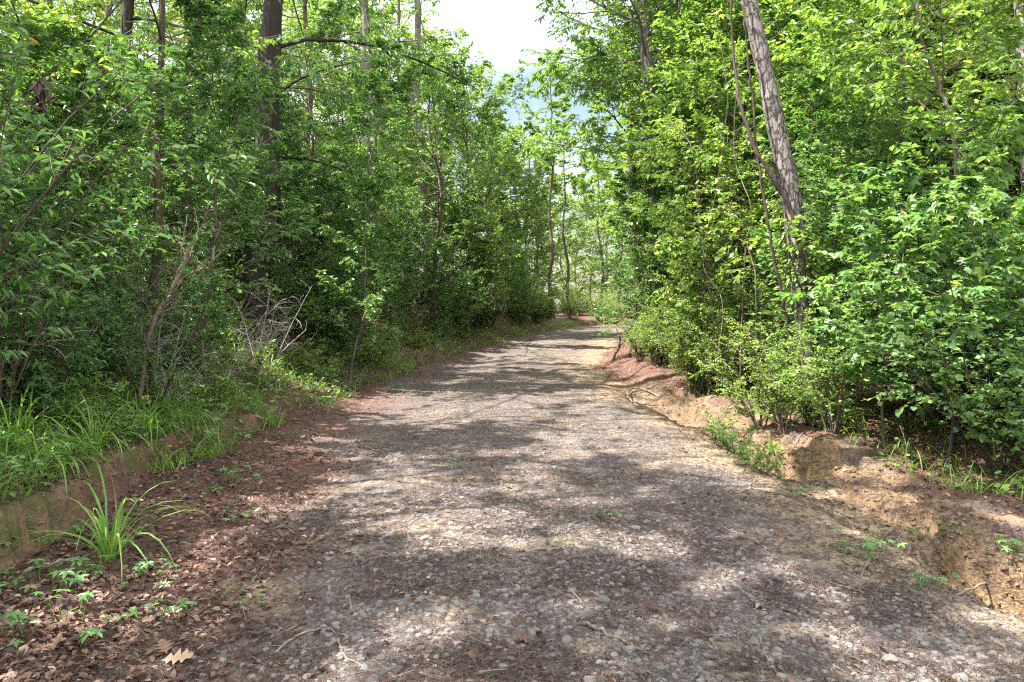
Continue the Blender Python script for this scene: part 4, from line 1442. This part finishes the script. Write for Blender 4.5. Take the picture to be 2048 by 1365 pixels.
lay(mb, THIN, x, y, rng.uniform(.04, .16, n), np.clip(rng.normal(.5, .3, n), 0, 1), 0, .006, .2)
stuff(mb.build('plant_debris', [M['mulch']]))

# gravel
def stone_mat():
    m, nt, N, L = mat_new('road_stone')
    at = N.new('ShaderNodeAttribute')
    at.attribute_name = 'tint'
    r = ramp(N, [(0, (.055, .048, .046)), (.3, (.09, .081, .076)), (.55, (.122, .108, .098)), (.7, (.112, .112, .117)), (.92, (.150, .141, .133)), (1, (.15, .105, .065))])
    L.new(at.outputs['Fac'], r.inputs[0])
    tc = N.new('ShaderNodeTexCoord')
    no = N.new('ShaderNodeTexNoise')
    no.inputs['Scale'].default_value = 120
    no.inputs['Detail'].default_value = 4
    L.new(tc.outputs['Object'], no.inputs[0])
    mr = N.new('ShaderNodeMapRange')
    mr.inputs['To Min'].default_value = .6
    mr.inputs['To Max'].default_value = 1.3
    L.new(no.outputs['Fac'], mr.inputs[0])
    hs = N.new('ShaderNodeHueSaturation')
    L.new(mr.outputs[0], hs.inputs['Value'])
    L.new(r.outputs[0], hs.inputs['Color'])
    p = N.new('ShaderNodeBsdfPrincipled')
    p.inputs['Roughness'].default_value = .75
    p.inputs['Specular IOR Level'].default_value = .3
    L.new(hs.outputs[0], p.inputs['Base Color'])
    b = N.new('ShaderNodeBump')
    b.inputs['Strength'].default_value = .4
    b.inputs['Distance'].default_value = .004
    L.new(no.outputs['Fac'], b.inputs['Height'])
    L.new(b.outputs[0], p.inputs['Normal'])
    o = N.new('ShaderNodeOutputMaterial')
    L.new(p.outputs[0], o.inputs[0])
    return m


M['stone'] = stone_mat()
import bmesh
STONES = []
for i in range(6):
    bm = bmesh.new()
    bmesh.ops.create_icosphere(bm, subdivisions=2, radius=.5)
    V = np.array([v.co[:] for v in bm.verts])
    Fc = np.array([[v.index for v in f.verts] for f in bm.faces])
    bm.free()
    V = V * (1 + .9 * (fbm(V[:, :1] * 2.2 + i * 7.3, V[:, 1:2] * 2.2 + V[:, 2:] * 3.1, 97, 2) - .5))
    V = np.clip(V, -.42, .42) * np.array([1, rng.uniform(.65, .95), rng.uniform(.5, .8)])
    STONES.append((V, Fc))
mb = MB()
x, y = scatter(52000, lambda y, u: left_edge(y) + .3 + u * (right_edge(y) - left_edge(y) - .2), 2.3, 20, 1.6)
lit, clay, sand, moss, d, e = zones(x, y)
g = fbm(x * 1.3, y * 1.3, 71, 3)
k = rng.random(len(x)) < (1 - lit * .92) * (1 - .7 * sand) * (.35 + .9 * smooth(.35, .65, g)) * (1 - .8 * smooth(-.5, 0., e))
x, y = x[k], y[k]
n = len(x)
sz = .009 + .044 * rng.random(n) ** 3
sz = np.where(rng.random(n) < .015, sz * 1.8, sz)
tn = rng.random(n)
which = rng.integers(0, 6, n)
z = ground(x, y)
a = rng.random(n) * 2 * PI
for w in range(6):
    q = which == w
    place(mb, STONES[w], np.stack([x, y, z - sz * .06], -1)[q], np.stack([np.cos(a), np.sin(a), rng.normal(size=n) * .15], -1)[q], (np.array([0, 0, 1.]) + rng.normal(size=(n, 3)) * .15)[q], sz[q], tn[q], 0)
stuff(mb.build('gravel', [M['stone']]))

# crumbled clay clods under the scarp
mb = MB()
x, y = scatter(9000, lambda y, u: right_edge(y) - .1 + 1.1 * u, 3, 15, 1.2)
lit, clay, sand, moss, d, e = zones(x, y)
k = rng.random(len(x)) < clay * .9 + .08
x, y = x[k], y[k]
n = len(x)
sz = .010 + .06 * rng.random(n) ** 3
a = rng.random(n) * 2 * PI
for w_ in range(6):
    q = np.arange(n) % 6 == w_
    place(mb, STONES[w_], np.stack([x, y, ground(x, y) - sz * .05], -1)[q], np.stack([np.cos(a), np.sin(a), a * 0], -1)[q], (np.array([0, 0, 1.]) + rng.normal(size=(n, 3)) * .3)[q], sz[q], np.full(int(q.sum()), .5), 0)
o = stuff(mb.build('clay_clods', [M['ground']]))
a = o.data.attributes.new('zone', 'FLOAT_COLOR', 'POINT')
a.data.foreach_set('color', np.tile(np.array([0, 1, 0, 0], np.float32), len(o.data.vertices)))

# low leafy ground cover on the bank and the right forest edge
mb = MB()
x, y = scatter(24000, lambda y, u: left_edge(y) + np.interp(y, [5.5, 7, 9], [-.10, .12, .2]) - 3.4 * u, 2.4, 26, 1.3)
k = rng.random(len(x)) < smooth(.36, .56, fbm(x * 1.4, y * 1.4, 81, 3)) * .8 + .18
xa, ya_ = x[k], y[k]
x, y = scatter(5500, lambda y, u: right_edge(y) + 1.25 + 3.4 * u, 3.4, 26, 1.3)
k = rng.random(len(x)) < smooth(.42, .62, fbm(x * 1.4, y * 1.4, 82, 3)) * .6 + .08
x, y = np.concatenate([xa, x[k]]), np.concatenate([ya_, y[k]])
n = len(x)
hh = rng.uniform(.03, .22, n)
z = ground(x, y)
a = rng.random(n) * 2 * PI
d = np.stack([np.cos(a), np.sin(a), -.15 + .2 * rng.normal(size=n)], -1)
up = np.array([0, 0, 1.]) + rng.normal(size=(n, 3)) * .4
pos = np.stack([x, y, z + hh], -1)
tn = np.clip(rng.normal(.45, .22, n), .03, 1)
third = n // 3
for T, sl, s in ((PALM, slice(0, third), .05), (ELL, slice(third, 2 * third), .065), (HEART, slice(2 * third, n), .05)):
    place(mb, T, pos[sl], d[sl], up[sl], s * rng.uniform(.6, 1.3, len(pos[sl])), tn[sl], 1)
P = np.stack([np.stack([x, y, z - .01], -1), pos + rng.normal(size=(n, 3)) * .01], 1)
P = np.stack([P[:, 0], (P[:, 0] + P[:, 1]) / 2 + rng.normal(size=(n, 3)) * .015, pos], 1)
tubes(mb, P, np.full((n, 3), .0014), 3, 0)
stuff(mb.build('undergrowth', [M['bark_twig'], M['leaf_gum']]))

# thin grass scattered along the banks
mb = MB()
x, y = scatter(16000, lambda y, u: left_edge(y) + np.interp(y, [5.5, 7], [-.14, .25]) - 1.8 * u ** 1.3, 2.8, 44, 1.0)
k = rng.random(len(x)) < smooth(.45, .62, fbm(x * 1.1, y * 1.1, 83, 3)) * .9 + .05 + .5 * (y > 18)
xa, ya_ = x[k], y[k]
x, y = scatter(1600, lambda y, u: right_edge(y) + 1.2 + 1.2 * u, 6, 40, 1.1)
x, y = np.concatenate([xa, x]), np.concatenate([ya_, y])
n = len(x)
a = rng.random(n) * 2 * PI
z = ground(x, y)
P = poly(np.stack([x, y, z - .01], -1), np.stack([np.cos(a) * .35, np.sin(a) * .35, np.ones(n)], -1), rng.uniform(.12, .42, n), 5, (0, 0, -1.5), .06)
tan = nrm(np.gradient(P, axis=1))
side = nrm(np.cross(tan, np.array([0, 0, 1.]) + rng.normal(size=(n, 1, 3)) * .2))
W = .009 * rng.uniform(.6, 1.3, (n, 1)) * np.array([.8, 1, .9, .6, .05])[None]
V = np.stack([P - side * W[..., None] / 2, P + side * W[..., None] / 2], 2)
q = np.array([[2 * i, 2 * i + 1, 2 * i + 3, 2 * i + 2] for i in range(4)])
tn = np.clip(rng.normal(.55, .2, n), .1, 1)
tn[rng.random(n) < .12] = 0
mb.add(V, (q[None] + (np.arange(n) * 10)[:, None, None]).reshape(-1, 4), np.repeat(tn, 10), 0, True)
stuff(mb.build('grass', [M['grass']]))

# ============================================================ labels for the repeats: which one, by landmarks and order
BANDS = [(-1e9, 150, 'left of the mossy slim tree'), (150, 262, 'between mossy slim tree and oak'), (262, 380, 'between dark oak and tall tree'),
         (380, 460, 'by the dark grey tall trunk'), (460, 560, 'below the sky gap'), (560, 655, 'by the road bend'), (655, 740, 'between blotched trunk and pine'),
         (740, 850, 'around the leaning pine'), (850, 960, 'right of the leaning pine'), (960, 1e9, 'at the right border')]
ORD = ['first', 'second', 'third', 'fourth', 'fifth', 'sixth', 'seventh', 'eighth', 'ninth', 'tenth', 'eleventh', 'twelfth', 'thirteenth', 'fourteenth', 'fifteenth', 'sixteenth', 'seventeenth', 'eighteenth', 'nineteenth', 'twentieth']
buckets = {}
for o, ph, x, y in PLACED:
    p = px_of(x, y)
    for a, b, txt in BANDS:
        if a <= p < b:
            buckets.setdefault((ph, txt), []).append((p, o))
for (ph, txt), L_ in buckets.items():
    L_.sort(key=lambda t: t[0])
    for i, (p, o) in enumerate(L_):
        if len(L_) == 1:
            o['label'] = f'{ph} {txt}, the only one there'
        else:
            o['label'] = f'{ph} {txt}, {ORD[min(i, 19)]} from left'

# ============================================================ light, sky, render
w = bpy.data.worlds.new('World')
sc.world = w
w.use_nodes = True
nt = w.node_tree
N, L = nt.nodes, nt.links
N.clear()
sky = N.new('ShaderNodeTexSky')
sky.sky_type = 'NISHITA'
sky.sun_disc = False
sky.sun_elevation = math.asin(SUN[2])
sky.sun_rotation = math.atan2(SUN[0], SUN[1])
sky.air_density, sky.dust_density = 1.2, 1.5
tc = N.new('ShaderNodeTexCoord')
cn = N.new('ShaderNodeTexNoise')
cn.inputs['Scale'].default_value = 2.4
cn.inputs['Detail'].default_value = 6
cn.inputs['Roughness'].default_value = .55
L.new(tc.outputs['Generated'], cn.inputs[0])
sp = N.new('ShaderNodeSeparateXYZ')
L.new(tc.outputs['Generated'], sp.inputs[0])
m1 = N.new('ShaderNodeMath')        # bright cloud added overhead and behind, out of view, for ambient light
m1.operation = 'MULTIPLY_ADD'
m1.inputs[1].default_value = -.22
L.new(sp.outputs['Y'], m1.inputs[0])
L.new(cn.outputs['Fac'], m1.inputs[2])
m2 = N.new('ShaderNodeMath')
m2.operation = 'MULTIPLY_ADD'
m2.inputs[1].default_value = .22
L.new(sp.outputs['Z'], m2.inputs[0])
L.new(m1.outputs[0], m2.inputs[2])
cr = ramp(N, [(.26, (0, 0, 0)), (.62, (1, 1, 1))])
L.new(m2.outputs[0], cr.inputs[0])
dim = N.new('ShaderNodeMix')
dim.data_type = 'RGBA'
dim.blend_type = 'MULTIPLY'
dim.inputs['Factor'].default_value = 1
L.new(sky.outputs[0], dim.inputs['A'])
dim.inputs['B'].default_value = (.48, .45, .42, 1)
mx = N.new('ShaderNodeMix')
mx.data_type = 'RGBA'
L.new(cr.outputs[0], mx.inputs['Factor'])
L.new(dim.outputs['Result'], mx.inputs['A'])
mx.inputs['B'].default_value = (6.4, 6.5, 6.7, 1)
bg = N.new('ShaderNodeBackground')
bg.inputs['Strength'].default_value = .108
L.new(mx.outputs['Result'], bg.inputs[0])
out = N.new('ShaderNodeOutputWorld')
L.new(bg.outputs[0], out.inputs[0])

sun = bpy.data.lights.new('sun', 'SUN')
sun.energy = 4.8
sun.angle = math.radians(.53)
sun.color = (1, .95, .87)
so = bpy.data.objects.new('sun', sun)
COL.objects.link(so)
from mathutils import Vector
so.rotation_euler = Vector(SUN).to_track_quat('Z', 'Y').to_euler()
so.location = (-20, 10, 40)

vs = sc.view_settings
vs.view_transform = 'Standard'
vs.look = 'None'
vs.exposure = 2.45
vs.gamma = 1
cy = sc.cycles
cy.use_denoising = False
cy.filter_width = 1.2
cy.max_bounces = 9
cy.diffuse_bounces = 7
cy.glossy_bounces = 2
cy.transmission_bounces = 7
cy.transparent_max_bounces = 4
cy.caustics_reflective = False
cy.caustics_refractive = False
cy.sample_clamp_indirect = 6
